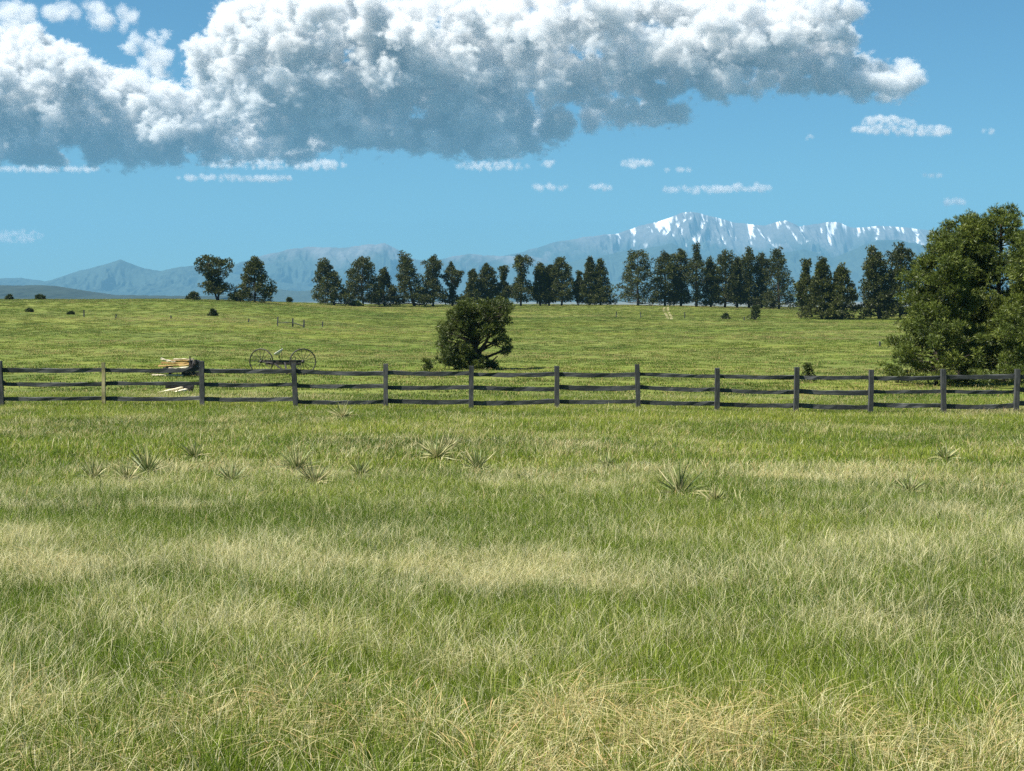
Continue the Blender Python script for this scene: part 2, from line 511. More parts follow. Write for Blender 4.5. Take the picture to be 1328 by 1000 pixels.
# ------------------------------------------------------------------ grass (stuff)
def blade_mesh(n, seed, spread, h, w, curl, straw, segs=4, awn=0.0, base_tint=(0, 1)):
    """a tuft of n bent blades; returns V, faces, tint"""
    g = np.random.default_rng(seed)
    base = np.zeros((n, 3)); rr = spread * np.sqrt(g.random(n)); aa = g.random(n) * 2 * math.pi
    base[:, 0] = rr * np.cos(aa); base[:, 1] = rr * np.sin(aa)
    hh = g.uniform(h[0], h[1], n)
    la = aa + g.normal(0, 1.1, n)
    lean = g.uniform(curl[0], curl[1], n)
    fa = g.random(n) * 2 * math.pi
    ww = g.uniform(w[0], w[1], n)
    is_straw = (g.random(n) < straw).astype(float)
    rnd = g.uniform(base_tint[0], base_tint[1], n)
    ts = np.linspace(0, 1, segs + 1)
    Vs = []; tint = []
    for t in ts:
        c = base.copy()
        out = hh * lean * (t ** 1.8)
        c[:, 0] += np.cos(la) * out; c[:, 1] += np.sin(la) * out
        c[:, 2] += hh * (t - (.42 + .16 * (awn > .0024)) * np.minimum(lean, 1.35) * t ** 2.4) - .02 * (t == 0)
        wid = ww * (1 - t ** 1.6) * .5
        if awn: wid = wid + awn * np.exp(-((t - .86) / .09) ** 2) * is_straw
        side = np.stack((np.cos(fa) * wid, np.sin(fa) * wid, np.zeros(n)), -1)
        Vs.append(c - side); Vs.append(c + side)
        tt = np.stack((rnd, np.full(n, t), is_straw, np.ones(n)), -1)
        tint.append(tt); tint.append(tt)
    V = np.stack(Vs, 1).reshape(-1, 3); T = np.stack(tint, 1).reshape(-1, 4)
    k = 2 * (segs + 1)
    b = (np.arange(n) * k)[:, None]
    Fs = [np.concatenate((b + 2 * s, b + 2 * s + 1, b + 2 * s + 3, b + 2 * s + 2), 1) for s in range(segs)]
    return V, np.concatenate(Fs, 0), T


def tuft_collection(name, specs):
    c = bpy.data.collections.new(name)
    for i, parts in enumerate(specs):
        V = []; Fc = []; T = []; off = 0
        for p in parts:
            v, f, t = blade_mesh(**p); V.append(v); Fc.append(f + off); T.append(t); off += len(v)
        o = mesh_np(f'grass_tuft_{i:02d}', np.concatenate(V), [np.concatenate(Fc)], M_GRASS, attrs={'tint': np.concatenate(T)}, link=False)
        c.objects.link(o)
    return c


def scatter(name, pts, idx, scale, rotz, tilt, pale, coll, label, cat):
    n = len(pts)
    rot = np.stack((tilt[:, 0], tilt[:, 1], rotz), -1)
    o = mesh_np(name, pts, [], None, attrs={'rot': rot, 'scl': scale, 'pale': pale, 'pick': idx.astype(np.float32)})
    g = bpy.data.node_groups.new('scatter_' + name, 'GeometryNodeTree')
    g.interface.new_socket('Geometry', in_out='INPUT', socket_type='NodeSocketGeometry')
    g.interface.new_socket('Geometry', in_out='OUTPUT', socket_type='NodeSocketGeometry')
    N = g.nodes; K = g.links.new
    gi = N.new('NodeGroupInput'); go = N.new('NodeGroupOutput')
    ip = N.new('GeometryNodeInstanceOnPoints'); ci = N.new('GeometryNodeCollectionInfo')
    ci.inputs['Collection'].default_value = coll; ci.inputs['Separate Children'].default_value = True; ci.inputs['Reset Children'].default_value = True
    ip.inputs['Pick Instance'].default_value = True

    def attr(nm, dt):
        a = N.new('GeometryNodeInputNamedAttribute'); a.data_type = dt; a.inputs['Name'].default_value = nm
        return next(s for s in a.outputs if s.enabled and s.name == 'Attribute')
    K(gi.outputs[0], ip.inputs['Points']); K(ci.outputs[0], ip.inputs['Instance'])
    K(attr('pick', 'FLOAT'), ip.inputs['Instance Index'])
    K(attr('rot', 'FLOAT_VECTOR'), ip.inputs['Rotation']); K(attr('scl', 'FLOAT'), ip.inputs['Scale'])
    K(ip.outputs[0], go.inputs[0])
    md = o.modifiers.new('scatter', 'NODES'); md.node_group = g
    tag(o, label, cat, kind='stuff')
    return o


def pale_field(x, y):
    """how dry the grass is: bands across the field plus patches"""
    d0 = np.asarray(y, float)
    d = d0 * (1 + .30 * (fbm(x / 4.5, d0 / 9, 71, 3) - .5))
    band = np.interp(d, [4, 5.2, 6.2, 7.0, 8.0, 8.8, 9.6, 10.3, 11.0, 12.2, 14, 18, 22, 28, 36, 45, 60, 120, 250, 340],
                     [.46, .42, .32, .22, .26, .48, .48, .24, .24, .42, .46, .44, .34, .22, .18, .26, .26, .26, .36, .40])
    n = (fbm(x / 1.0, d0 / .7, 77, 4, .66) - .5) * np.interp(d0, [30, 60], [1, .45])
    far = np.clip((d0 - 40) / 40, 0, 1) * (fbm(x / 34, d0 / 11, 83, 4, .55) - .5) * 1.5
    n2 = fbm(x / 9, d / 4.5, 79, 3, .6) - .5
    return np.clip(-.02 + band * 1.02 + n * 1.1 + n2 * 1.0 * np.interp(d0, [40, 80], [1, .3]) + far, 0, 1)


def scatter_pts(n, d0, d1, g, margin=170):
    u = g.random(n)
    d = np.sqrt(d0 ** 2 + u * (d1 ** 2 - d0 ** 2))
    px = g.uniform(-margin, 1328 + margin, n)
    x = (px - 664) / F * d * 1.0
    return x, d


def build_grass():
    g = np.random.default_rng(5)
    near = []
    for k in range(6):      # green leafy tufts
        near.append([dict(n=38, seed=100 + k, spread=.095, h=(.08, .21), w=(.0026, .0052), curl=(.05, .6), straw=.07),
                     dict(n=14, seed=200 + k, spread=.11, h=(.05, .14), w=(.0026, .0044), curl=(.5, 1.3), straw=.30),
                     dict(n=3, seed=250 + k, spread=.10, h=(.12, .25), w=(.0013, .0022), curl=(.2, 1.0), straw=1.0, awn=.0018, base_tint=(.5, 1))])
    for k in range(2):      # low broad leaved weeds among the grass
        near.append([dict(n=26, seed=270 + k, spread=.075, h=(.05, .12), w=(.010, .020), curl=(.4, 1.3), straw=.04, segs=5, base_tint=(0, .55)),
                     dict(n=16, seed=280 + k, spread=.10, h=(.08, .18), w=(.0026, .005), curl=(.1, .8), straw=.2)])
    for k in range(5):      # mixed with fine dry stems
        near.append([dict(n=26, seed=300 + k, spread=.10, h=(.08, .19), w=(.0026, .0046), curl=(.1, .8), straw=.15),
                     dict(n=14, seed=400 + k, spread=.10, h=(.11, .26), w=(.0013, .0023), curl=(.15, 1.0), straw=1.0, awn=.0020, base_tint=(.25, 1))])
    for k in range(4):      # dry arching seed stems
        near.append([dict(n=18, seed=500 + k, spread=.09, h=(.07, .17), w=(.0026, .0044), curl=(.1, .9), straw=.3),
                     dict(n=24, seed=600 + k, spread=.10, h=(.11, .27), w=(.0013, .0025), curl=(.4, 1.45), straw=1.0, awn=.0026, base_tint=(.15, 1))])
    cn = tuft_collection('near_tufts', near)
    mid = []
    for k in range(5):
        mid.append([dict(n=60, seed=700 + k, spread=.22, h=(.06, .18), w=(.006, .011), curl=(.1, .8), straw=.10, segs=3)])
    for k in range(4):
        mid.append([dict(n=40, seed=740 + k, spread=.22, h=(.06, .17), w=(.006, .010), curl=(.1, .9), straw=.18, segs=3),
                    dict(n=18, seed=760 + k, spread=.22, h=(.10, .24), w=(.004, .007), curl=(.2, 1.0), straw=1, segs=3, awn=.004)])
    for k in range(3):
        mid.append([dict(n=30, seed=780 + k, spread=.22, h=(.06, .16), w=(.006, .010), curl=(.1, .9), straw=.3, segs=3),
                    dict(n=30, seed=790 + k, spread=.22, h=(.10, .27), w=(.004, .007), curl=(.3, 1.3), straw=1, segs=3, awn=.004)])
    cm = tuft_collection('mid_tufts', mid)
    far = []
    for k in range(4):
        far.append([dict(n=110, seed=800 + k, base_tint=(.0, .30), spread=.75, h=(.03, .085), w=(.018, .035), curl=(.3, 1.2), straw=.10, segs=2)])
    for k in range(3):
        far.append([dict(n=80, seed=840 + k, base_tint=(.0, .30), spread=.75, h=(.03, .08), w=(.018, .03), curl=(.3, 1.2), straw=.15, segs=2),
                    dict(n=26, seed=860 + k, base_tint=(.0, .30), spread=.75, h=(.05, .12), w=(.012, .025), curl=(.3, 1.2), straw=1, segs=2)])
    for k in range(2):
        far.append([dict(n=60, seed=880 + k, base_tint=(.0, .30), spread=.75, h=(.03, .08), w=(.018, .03), curl=(.3, 1.2), straw=.3, segs=2),
                    dict(n=44, seed=890 + k, base_tint=(.0, .30), spread=.75, h=(.05, .12), w=(.012, .025), curl=(.3, 1.2), straw=1, segs=2)])
    cf = tuft_collection('far_tufts', far)

    def go(name, n, d0, d1, coll, ng, nm, ns, sc, label, margin=170, thin=None, avoid=None):
        x, d = scatter_pts(n, d0, d1, g, margin)
        if thin is not None:
            kp = g.random(n) < thin(d); x, d = x[kp], d[kp]
        if avoid is not None:
            kp = np.ones(len(x), bool)
            for (ax, ay, ar) in avoid: kp &= (x - ax) ** 2 + (d - ay) ** 2 > ar * ar
            x, d = x[kp], d[kp]
        n = len(x)
        z = ground_z(x, d)
        pl = pale_field(x, d)
        q = np.clip(pl + g.normal(0, .21, n), 0, 1)
        idx = np.where(q < .46, g.integers(0, ng, n), np.where(q < .76, ng + g.integers(0, nm, n), ng + nm + g.integers(0, ns, n)))
        s = g.uniform(sc[0], sc[1], n) * (.8 + .4 * fbm(x / 1.7, d / 1.7, 91, 3))
        tilt = g.normal(0, .09, (n, 2))
        scatter(name, np.stack((x, d, z), -1), idx, s, g.random(n) * 6.283, tilt, np.clip((pl - .36) * .62, 0, .36), coll, label, 'grass')
    dry = []
    for k in range(5):
        dry.append([dict(n=70, seed=910 + k, spread=.13, h=(.24, .50), w=(.0024, .0048), curl=(.6, 1.7), straw=1.0, awn=.003, segs=6, base_tint=(0, .62)),
                    dict(n=34, seed=930 + k, spread=.12, h=(.16, .40), w=(.002, .004), curl=(.3, 1.2), straw=1.0, segs=5, base_tint=(.5, 1))])
    cd = tuft_collection('dry_clumps', dry)
    sp = [(745, 905, 5), (790, 895, 7), (835, 900, 5), (700, 960, 4), (930, 935, 7), (985, 930, 4), (1130, 940, 7), (1160, 985, 6), (1285, 975, 9), (1325, 960, 5), (640, 985, 5), (330, 905, 5), (300, 890, 4), (420, 930, 5),
          (220, 960, 5), (90, 985, 4), (530, 880, 2), (30, 720, 2), (60, 705, 2), (870, 985, 4), (1060, 905, 2), (25, 900, 3), (760, 985, 5)]
    q = []
    for (px, py, m) in sp:
        b = ground_at(px, min(py + 45, 1075), 3.5, 40)
        for _ in range(max(1, round(m * 1.4))): q.append((b[0] + g.normal(0, .16), b[1] + g.normal(0, .22)))
    q = np.array(q); n = len(q)
    scatter('dry_grass', np.column_stack((q, ground_z(q[:, 0], q[:, 1]))), g.integers(0, 5, n), g.uniform(.38, .70, n), g.random(n) * 6.283, g.normal(0, .12, (n, 2)), np.zeros(n), cd,
            'arching straw coloured bunch grass clumps at the near edge of the meadow', 'grass')
    go('near_grass', 60000, 3.6, 18, cn, 8, 5, 4, (.64, 1.05), 'tall mixed green and straw grass blades closest to the viewer', 220, thin=lambda d: np.clip((18 - d) / 7.5, 0, 1))
    go('middle_grass', 32000, 9.5, 46, cm, 5, 4, 3, (.7, 1.2), 'green and straw grass of the field in front of and under the rail fence', 150, thin=lambda d: np.clip((d - 9.5) / 7, 0, 1), avoid=YSPOT)
    go('far_grass', 52000, 42, 350, cf, 4, 3, 2, (.75, 1.15), 'short meadow grass behind the rail fence up to the pines', 80)


# ------------------------------------------------------------------ rail fence (one thing: posts and rails)
def build_fence():
    g = np.random.default_rng(21)
    A = ground_at(3, 530); B = ground_at(1318, 537)
    pxs = [-132, 3, 135, 262, 384, 500, 611, 722, 828, 930, 1032, 1129, 1224, 1318, 1409]
    def on_line(px):
        u = (px - 664) / F / (CP + (500 - 532) / F * SP)
        # x = u*y ; (x,y) = A + t (B-A)
        t = (u * A[1] - A[0]) / ((B[0] - A[0]) - u * (B[1] - A[1]))
        return A[:2] + t * (B[:2] - A[:2])
    pos = [on_line(p) for p in pxs]
    dirv = (B - A)[:2]; dirv /= np.linalg.norm(dirv); nrm = np.array((-dirv[1], dirv[0]))
    f = empty('rail_fence', (*pos[7], float(ground_z(*pos[7]))))
    tag(f, 'dark weathered three rail wooden fence crossing the whole meadow', 'fence')
    org = np.array(f.location)
    zs = [float(ground_z(*p)) for p in pos]
    for k, (p, z) in enumerate(zip(pos, zs)):
        h = 1.19 + g.normal(0, .03); pale = k == 2
        w = .085 if pale else .118
        lean = g.normal(0, .024, 2)
        m = MB()
        a = np.array((p[0], p[1], z - .15)) - org; b = np.array((p[0] + lean[0], p[1] + lean[1], z + h)) - org
        m.bar(a, b, w, w * .95, up=(nrm[0], nrm[1], 0), jit=.004, rnd=g, segs=7)
        o = m.build('post', M_FENCE_PALE if pale else M_FENCE_POST, f)
        if pale: o['label'] = 'bare pale yellowish wooden post'
    hts = [.24, .615, .975]
    for k in range(len(pos) - 1):
        for r, h in enumerate(hts):
            a0 = h + g.normal(0, .018); a1 = h + g.normal(0, .018)
            off = .072 + .012 * (k % 2)
            p0 = np.array((*(pos[k] + nrm * off - dirv * .05), zs[k] + a0)) - org
            p1 = np.array((*(pos[k + 1] + nrm * off + dirv * .05), zs[k + 1] + a1)) - org
            m = MB(); m.bar(p0, p1, .042, .103 + g.normal(0, .009), jit=.006, rnd=g, segs=9, sag=.012 + .02 * g.random())
            m.build('rail', M_FENCE, f)


build_fence()


# ------------------------------------------------------------------ pines and shrubs
def needle_clumps(cl, per, m, ln, wd, g, flat=.72, shell=.45, up=.5):
    """cl (n,4) clump centres and radii -> quads of needle sprays"""
    n = len(cl)
    cnt = np.maximum(3, (per * (cl[:, 3] / np.median(cl[:, 3])) ** 1.6).astype(int))
    ci = np.repeat(np.arange(n), cnt)
    N = len(ci)
    d = g.normal(0, 1, (N, 3)); d /= np.linalg.norm(d, axis=1)[:, None]
    rad = (shell + (1 - shell) * g.random(N)) * cl[ci, 3]
    p = cl[ci, :3] + d * rad[:, None] * np.array((1, 1, flat))
    ax = d * .9 + np.array((0, 0, up)) + g.normal(0, .3, (N, 3)); ax /= np.linalg.norm(ax, axis=1)[:, None]
    tint = np.clip(.35 * g.random(N) + .75 * (rad / cl[ci, 3] - .3), 0, 1)      # lighter outer needles: sunlit tips painted into the colour as fresh growth
    ti = np.repeat(np.arange(N), m); M = len(ti)
    nd = ax[ti] + g.normal(0, .55, (M, 3)); nd /= np.linalg.norm(nd, axis=1)[:, None]
    sd = np.cross(nd, g.normal(0, 1, (M, 3))); sd /= np.linalg.norm(sd, axis=1)[:, None] + 1e-9
    L = ln * g.uniform(.7, 1.25, M)[:, None]
    p0 = p[ti]; mid = p0 + nd * L * .55
    V = np.stack((p0, mid + sd * wd * .5, p0 + nd * L, mid - sd * wd * .5), 1).reshape(-1, 3)
    Fq = np.arange(M * 4, dtype=np.int32).reshape(-1, 4)
    T = np.repeat(np.stack((tint[ti], tint[ti], tint[ti], np.ones(M)), -1), 4, 0)
    return V, Fq, T


def curve(a, b, sag, n=5):
    a = np.asarray(a, float); b = np.asarray(b, float)
    t = np.linspace(0, 1, n)[:, None]
    return a + (b - a) * t + np.array((0, 0, 1)) * sag * (4 * t * (1 - t))


def pine(base, H, W, seed, form, label, group, mat, detail=1.0, lean=0.0, t0=.12, gap=0.0, stems=1, parent_name='pine_tree', needle=(.45, .13), m=5, per=8, nbr=None, crad=.13, cat='tree'):
    g = np.random.default_rng(seed)
    t = empty(parent_name, base)
    tag(t, label, cat, group)
    tr = MB(); clumps = []
    R0 = W / 2
    for s in range(stems):
        off = np.array((0, 0, 0.)); Hs = H; Rs = R0
        if stems > 1:
            aa = g.uniform(0, 6.28) if s else math.pi * g.uniform(.9, 1.1)
            off = np.array((math.cos(aa), math.sin(aa), 0)) * R0 * .42; Hs = H * (1 if s == 0 else g.uniform(.82, .97)); Rs = R0 * .72
        ts = np.linspace(0, 1, 9)
        wob = np.cumsum(g.normal(0, .012, (9, 2)), 0) * H
        tp = np.stack((off[0] * ts ** .7 + wob[:, 0] * .6 + lean * H * ts, off[1] * ts ** .7 + wob[:, 1] * .6, Hs * .965 * ts - .15 * (ts == 0)), -1)
        r0 = .018 * H + .03
        tr.tube(tp, r0 * (1 - ts) ** .8 + .012 * H * .3, n=8)
        nb = nbr or int(46 * detail)
        nb = int(nb / (stems ** .6))
        for k in range(nb):
            q = (k + g.random()) / nb
            tt = t0 + (1 - t0) * q
            if form == 'cone': prof = (1 - q) ** .75 * .92 + .10
            elif form == 'round': prof = math.sqrt(max(.05, 1 - ((q - .36) / .68) ** 2))
            elif form == 'open': prof = (.55 + .45 * math.sin(q * 9 + seed)) * math.sqrt(max(.04, 1 - ((q - .5) / .58) ** 2))
            elif form == 'column': prof = .75 + .25 * math.sin(q * 7 + seed) if q < .8 else max(.18, (1 - q) * 3.6)
            else: prof = (1 - q) ** .6 * .8 + .22      # broad: wide to the ground
            if gap and g.random() < gap: continue
            az = k * 2.399 + g.normal(0, .5)
            if detail <= 1.5: prof *= 1.22 - .62 * q
            lobe = .66 + .62 * float(vnoise(math.cos(az) * 1.7 + seed * 3.7, math.sin(az) * 1.7 + q * (7 if detail > 1.5 else 4), seed))
            Lb = Rs * prof * g.uniform(.66, 1.1) * lobe
            p0 = np.array([np.interp(tt, ts, tp[:, i]) for i in range(3)])
            rise = (.05 + .55 * q) * Lb + g.normal(0, .05) * H * .4
            tip = p0 + np.array((math.cos(az) * Lb, math.sin(az) * Lb, rise))
            tip[2] = max(tip[2], .03 * H)
            path = curve(p0, tip, -.06 * Lb * (1 - q), 5)
            tr.tube(path, np.linspace(.007 * H * (1.1 - q * .7), .002 * H, 5), n=4, cap=False)
            nc = 1 + int(Lb / (R0 * .42) + g.random() * .7)
            if detail > 1.5: nc = 2 + int(Lb / (R0 * .22))
            for c in range(nc):
                f = 1 - c * (.62 / max(nc, 1)) * g.uniform(.7, 1.2)
                i = f * 4; j = min(3, int(i)); pp = path[j] + (path[j + 1] - path[j]) * (i - j)
                cr = crad * H * .5 * g.uniform(.7, 1.3) * (.75 if q > .9 else 1)
                lat = np.array((-math.sin(az), math.cos(az), 0)) * g.normal(0, .28) * Lb * (.5 + .5 * (c > 0))
                clumps.append((*(pp + lat + np.array((0, 0, cr * .25))), cr))
        clumps.append((*(tp[-1] + np.array((0, 0, -.01 * H))), crad * H * .36))
    cl = np.array(clumps)
    tr.build('trunk', M_BARK, t, True)
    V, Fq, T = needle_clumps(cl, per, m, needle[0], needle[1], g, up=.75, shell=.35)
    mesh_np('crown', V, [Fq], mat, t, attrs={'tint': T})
    return t


def far_pine(px, top, wpx, d, form, label, seed, mat=None, base_py=None, **kw):
    b = ground_at(px, base_py, 40 if base_py > 450 else 150, 330) if base_py else at(px, d)
    d = b[1]
    H = P(px, top, d)[2] - b[2]
    kw['t0'] = max(.05, kw.get('t0', .1) * .55)
    pine(b, H, wpx / F * d * kw.pop('wide', 1.36), seed, form, label, kw.pop('group', 'pines along the crest of the meadow'), mat or M_NEEDLE_FAR, **kw)


FAR = [
    # px, top, width, depth, form, label, extra
    (283, 332, 56, 256, 'open', 'open crowned pine with leaning forked trunk, left of its lone denser neighbour', dict(stems=2, t0=.30, lean=.03, crad=.15, gap=.1)),
    (331, 335, 42, 257, 'cone', 'dense dark pine standing alone beside the open crowned forked pine', dict(t0=.06, crad=.14)),
    (434, 336, 42, 300, 'broad', 'round topped pine wide to the ground, first of the long crest row', dict(t0=.06, stems=2)),
    (471, 336, 33, 305, 'round', 'round crowned pine with bare lower trunk, second tree of the long crest row', dict(t0=.16)),
    (499, 348, 25, 312, 'cone', 'short pointed pine third in the crest row, left of the big rounded pine', dict(t0=.05)),
    (538, 328, 42, 312, 'broad', 'big dense rounded pine, largest tree in the left half of the crest row', dict(t0=.06, stems=2, crad=.14)),
    (561, 332, 26, 316, 'column', 'narrow pine leaning out of the right side of the big rounded pine', dict(t0=.12)),
    (587, 341, 27, 318, 'open', 'thin see through pine with straight stem, alone above the bushy meadow tree', dict(t0=.06, crad=.11, gap=.1)),
    (613, 349, 22, 316, 'cone', 'low dark pine rising straight behind the top of the bushy meadow tree', dict(t0=.05)),
    (633, 343, 20, 318, 'column', 'slim pine behind the right edge of the bushy meadow tree', dict(t0=.15)),
    (652, 347, 20, 319, 'open', 'ragged thin pine between the bushy meadow tree and a taller round headed pine', dict(t0=.10, gap=.1)),
    (675, 333, 28, 318, 'open', 'tall pine with round head and bare straight trunk right of the bushy meadow tree', dict(t0=.16, crad=.14)),
    (700, 341, 18, 320, 'column', 'slender pine, left one of three close together near the picture middle', dict(t0=.12)),
    (713, 344, 16, 321, 'column', 'thinnest and lowest pine, middle one of three close together', dict(t0=.20, gap=.15)),
    (728, 336, 24, 320, 'round', 'taller round headed pine, right one of three close together', dict(t0=.16)),
    (750, 352, 16, 321, 'open', 'small thin half bare pine left of two tall narrow pines', dict(t0=.15, gap=.25)),
    (764, 333, 18, 320, 'cone', 'tall narrow pine, left one of a tight pair', dict(t0=.10)),
    (778, 336, 22, 320, 'cone', 'dark narrow pine, right one of a tight pair', dict(t0=.05)),
    (827, 328, 48, 317, 'broad', 'broad dense cone shaped pine with wide skirt, beside the gap in the crest row', dict(t0=.04, crad=.135)),
    (862, 329, 25, 320, 'round', 'round topped pine right of the broad dense cone shaped pine', dict(t0=.10)),
    (883, 323, 22, 322, 'column', 'column shaped pine just left of the tallest crest pine', dict(t0=.08)),
    (903, 316, 31, 320, 'open', 'tallest pine of the crest row with layered spreading limbs under the snowy peak', dict(t0=.08, crad=.12)),
    (922, 335, 20, 322, 'cone', 'short dark pine just right of the tallest crest pine', dict(t0=.06)),
    (941, 326, 26, 321, 'round', 'grey green pine with full rounded head, second right of the tallest crest pine', dict(t0=.14)),
    (956, 333, 17, 323, 'column', 'thin pine squeezed behind the full rounded head pine', dict(t0=.14)),
    (972, 321, 21, 321, 'column', 'tall pointed pine, left partner of the last crest trees', dict(t0=.08)),
    (987, 329, 20, 322, 'column', 'mid height pine between a tall pointed pine and the last crest pine', dict(t0=.06)),
    (1010, 325, 33, 319, 'broad', 'last dense pine at the right end of the crest row, before the grassy gap', dict(t0=.06)),
    (1046, 336, 27, 0, 'open', 'thin airy pine on the left of the darker clump beyond the gap', dict(t0=.15, gap=.15, base_py=412)),
    (1066, 336, 30, 0, 'cone', 'bushy dark pine in the middle of the clump beyond the gap', dict(t0=.02, base_py=414)),
    (1090, 345, 40, 0, 'cone', 'wide low pine sloping down on the right of the clump beyond the gap', dict(t0=.02, base_py=414)),
    (1141, 321, 42, 0, 'round', 'tall dark pine, left one of two beside the big roadside pines', dict(t0=.04, stems=2, base_py=414)),
    (1168, 320, 38, 0, 'round', 'tall dark round headed pine touching the big sunlit pines', dict(t0=.06, base_py=414)),
]
for k, (px, top, w, d, form, lab, kw) in enumerate(FAR):
    lab = lab.replace('roadside ', 'near ').replace('near the picture middle', 'of the crest row')
    far_pine(px, top, w, d, form, lab, 900 + k, needle=(.34, .10), m=6, per=19, nbr=kw.pop('nbr', 92), **{'crad': .125, **kw})

# the near pines at the right, about sixty metres off
NEAR = [
    (1216, 322, 118, 500, 'broad', 'sunlit pine with wide low sweeping branches, left and lowest of the big near pines', dict(t0=.05, nbr=72, crad=.115)),
    (1246, 287, 84, 494, 'round', 'irregular topped pine with an open gap in its crown behind the low sweeping pine', dict(t0=.34, nbr=56, crad=.11, gap=.15)),
    (1297, 276, 92, 495, 'round', 'tallest big near pine, dense dark crown high above the fence', dict(t0=.12, nbr=80, crad=.105, gap=.1)),
    (1345, 294, 104, 503, 'broad', 'big near pine half cut by the edge of the view beside the tallest one', dict(t0=.05, nbr=78, crad=.105, gap=.08)),
]
for k, (px, top, w, bpy_, form, lab, kw) in enumerate(NEAR):
    far_pine(px, top, w, 60, form, lab, 60 + k, M_NEEDLE_NEAR, base_py=bpy_, group='big pines beyond the right end of the fence', needle=(.17, .027), m=8, per=32, detail=2.0, wide=1.16, **kw)


# the bushy tree in the middle of the meadow, shaped limb by limb
def middle_tree():
    g = np.random.default_rng(8)
    b = ground_at(620, 480)
    sc = b[1] / F / 7.69
    def L(X, Y, y=0.0): return np.array(((X - 545) * sc, y, (845 - Y) * sc))
    t = empty('bushy_tree', b); tag(t, 'lone bushy dark tree with forked trunk and ragged right side behind the fence', 'tree')
    tr = MB()
    tr.tube([L(548, 855), L(548, 760), L(540, 690), L(522, 620), L(528, 520), L(520, 420), L(560, 300)], np.array([36, 30, 27, 20, 17, 13, 6]) * sc, n=8)
    tr.tube([L(543, 700, .02), L(580, 630, -.1), L(630, 560, -.2), L(660, 470, -.3), L(720, 330, -.3)], np.array([22, 19, 15, 11, 5]) * sc, n=7)
    tr.tube([L(625, 560, -.2), L(690, 575, -.3), L(760, 610, -.35), L(870, 655, -.4)], np.array([11, 9, 7, 3]) * sc, n=6)
    tr.tube([L(548, 830, -.1), L(640, 800, -.3), L(690, 750, -.4), L(742, 700, -.45)], np.array([12, 11, 9, 5]) * sc, n=6)
    tr.tube([L(525, 650, .1), L(430, 560, .2), L(330, 480, .3), L(240, 420, .3)], np.array([14, 12, 8, 4]) * sc, n=6)
    tr.tube([L(535, 710, -.2), L(450, 690, -.4), L(360, 680, -.5), L(260, 640, -.5)], np.array([13, 10, 8, 4]) * sc, n=6)
    boxes = [(190, 300, 300, 780, 46, 34), (250, 530, 590, 840, 105, 36), (480, 640, 700, 845, 34, 32), (240, 420, 260, 520, 46, 38), (320, 620, 150, 330, 64, 40), (420, 640, 300, 520, 50, 40), (600, 850, 150, 330, 56, 38),
             (650, 850, 300, 400, 22, 32), (560, 700, 380, 500, 24, 34), (720, 790, 440, 480, 7, 30), (700, 860, 520, 600, 16, 30), (800, 880, 620, 690, 11, 26), (560, 780, 790, 840, 18, 30), (590, 640, 710, 790, 8, 28), (130, 210, 380, 800, 14, 24)]
    cl = []
    for (x0, x1, y0, y1, n, r) in boxes:
        for _ in range(int(n * .8)):
            aa = g.uniform(0, 6.283); qq = math.sqrt(g.random()); X = (x0 + x1) / 2 + (x1 - x0) * .54 * qq * math.cos(aa); Y = (y0 + y1) / 2 + (y1 - y0) * .54 * qq * math.sin(aa)
            if 590 < X < 720 and 560 < Y < 720: continue
            # rounded outline of the crown at the upper left
            if X < 420 and Y < 420 and (420 - X) ** 2 + (420 - Y) ** 2 * .8 > 265 ** 2: continue
            half = .9 if x0 > 700 else 1.5
            y = g.uniform(-half, half)
            c = L(X, Y, y); r_ = r * sc * g.uniform(.75, 1.3)
            cl.append((*c, r_))
            if g.random() < .45:
                a = L(540, min(830, Y + 120), y * .2)
                tr.tube(curve(a, c, .05, 4), np.array([8, 6, 4, 2]) * sc, n=4, cap=False)
    tr.build('trunk', M_BARK, t, True)
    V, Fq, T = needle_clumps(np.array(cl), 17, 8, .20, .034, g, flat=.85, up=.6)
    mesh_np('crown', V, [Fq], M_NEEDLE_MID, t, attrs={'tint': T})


middle_tree()


def shrub(px, py, w, h, label, mat, seed, group=None, dmin=4, dmax=345, n=26, name='shrub', cone=False, needle=None):
    g = np.random.default_rng(seed)
    b = ground_at(px, py, dmin, dmax); s = b[1] / F
    W, H = w * s, h * s
    t = empty(name, b); tag(t, label, 'shrub', group)
    st = MB(); cl = []
    if cone: st.tube([(0, 0, -.1), (0, 0, H * .5), (.03 * W, 0, H * .92)], (.05 * H, .035 * H, .012 * H), n=6)
    for k in range(n):
        a = g.uniform(0, 6.283); q = g.random()
        rr = W / 2 * math.sqrt(g.random()) * ((1 - q) * .9 + .12 if cone else math.sqrt(max(0.05, 1 - q * q)))
        c = np.array((rr * math.cos(a), rr * math.sin(a), H * (.08 + .82 * q)))
        cl.append((*c, .17 * (H * .5 + W * .5) * g.uniform(.6, 1.2)))
        if k % 3 == 0: st.tube(curve((0, 0, -.05), c, .03 * H, 4), np.array((.03, .022, .015, .008)) * H, n=4, cap=False)
    st.build('stem', M_BARK, t)
    nl = needle or max(.10, 3.2 * s)
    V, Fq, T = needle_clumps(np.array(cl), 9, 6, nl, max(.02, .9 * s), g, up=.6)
    mesh_np('foliage', V, [Fq], mat, t, attrs={'tint': T})


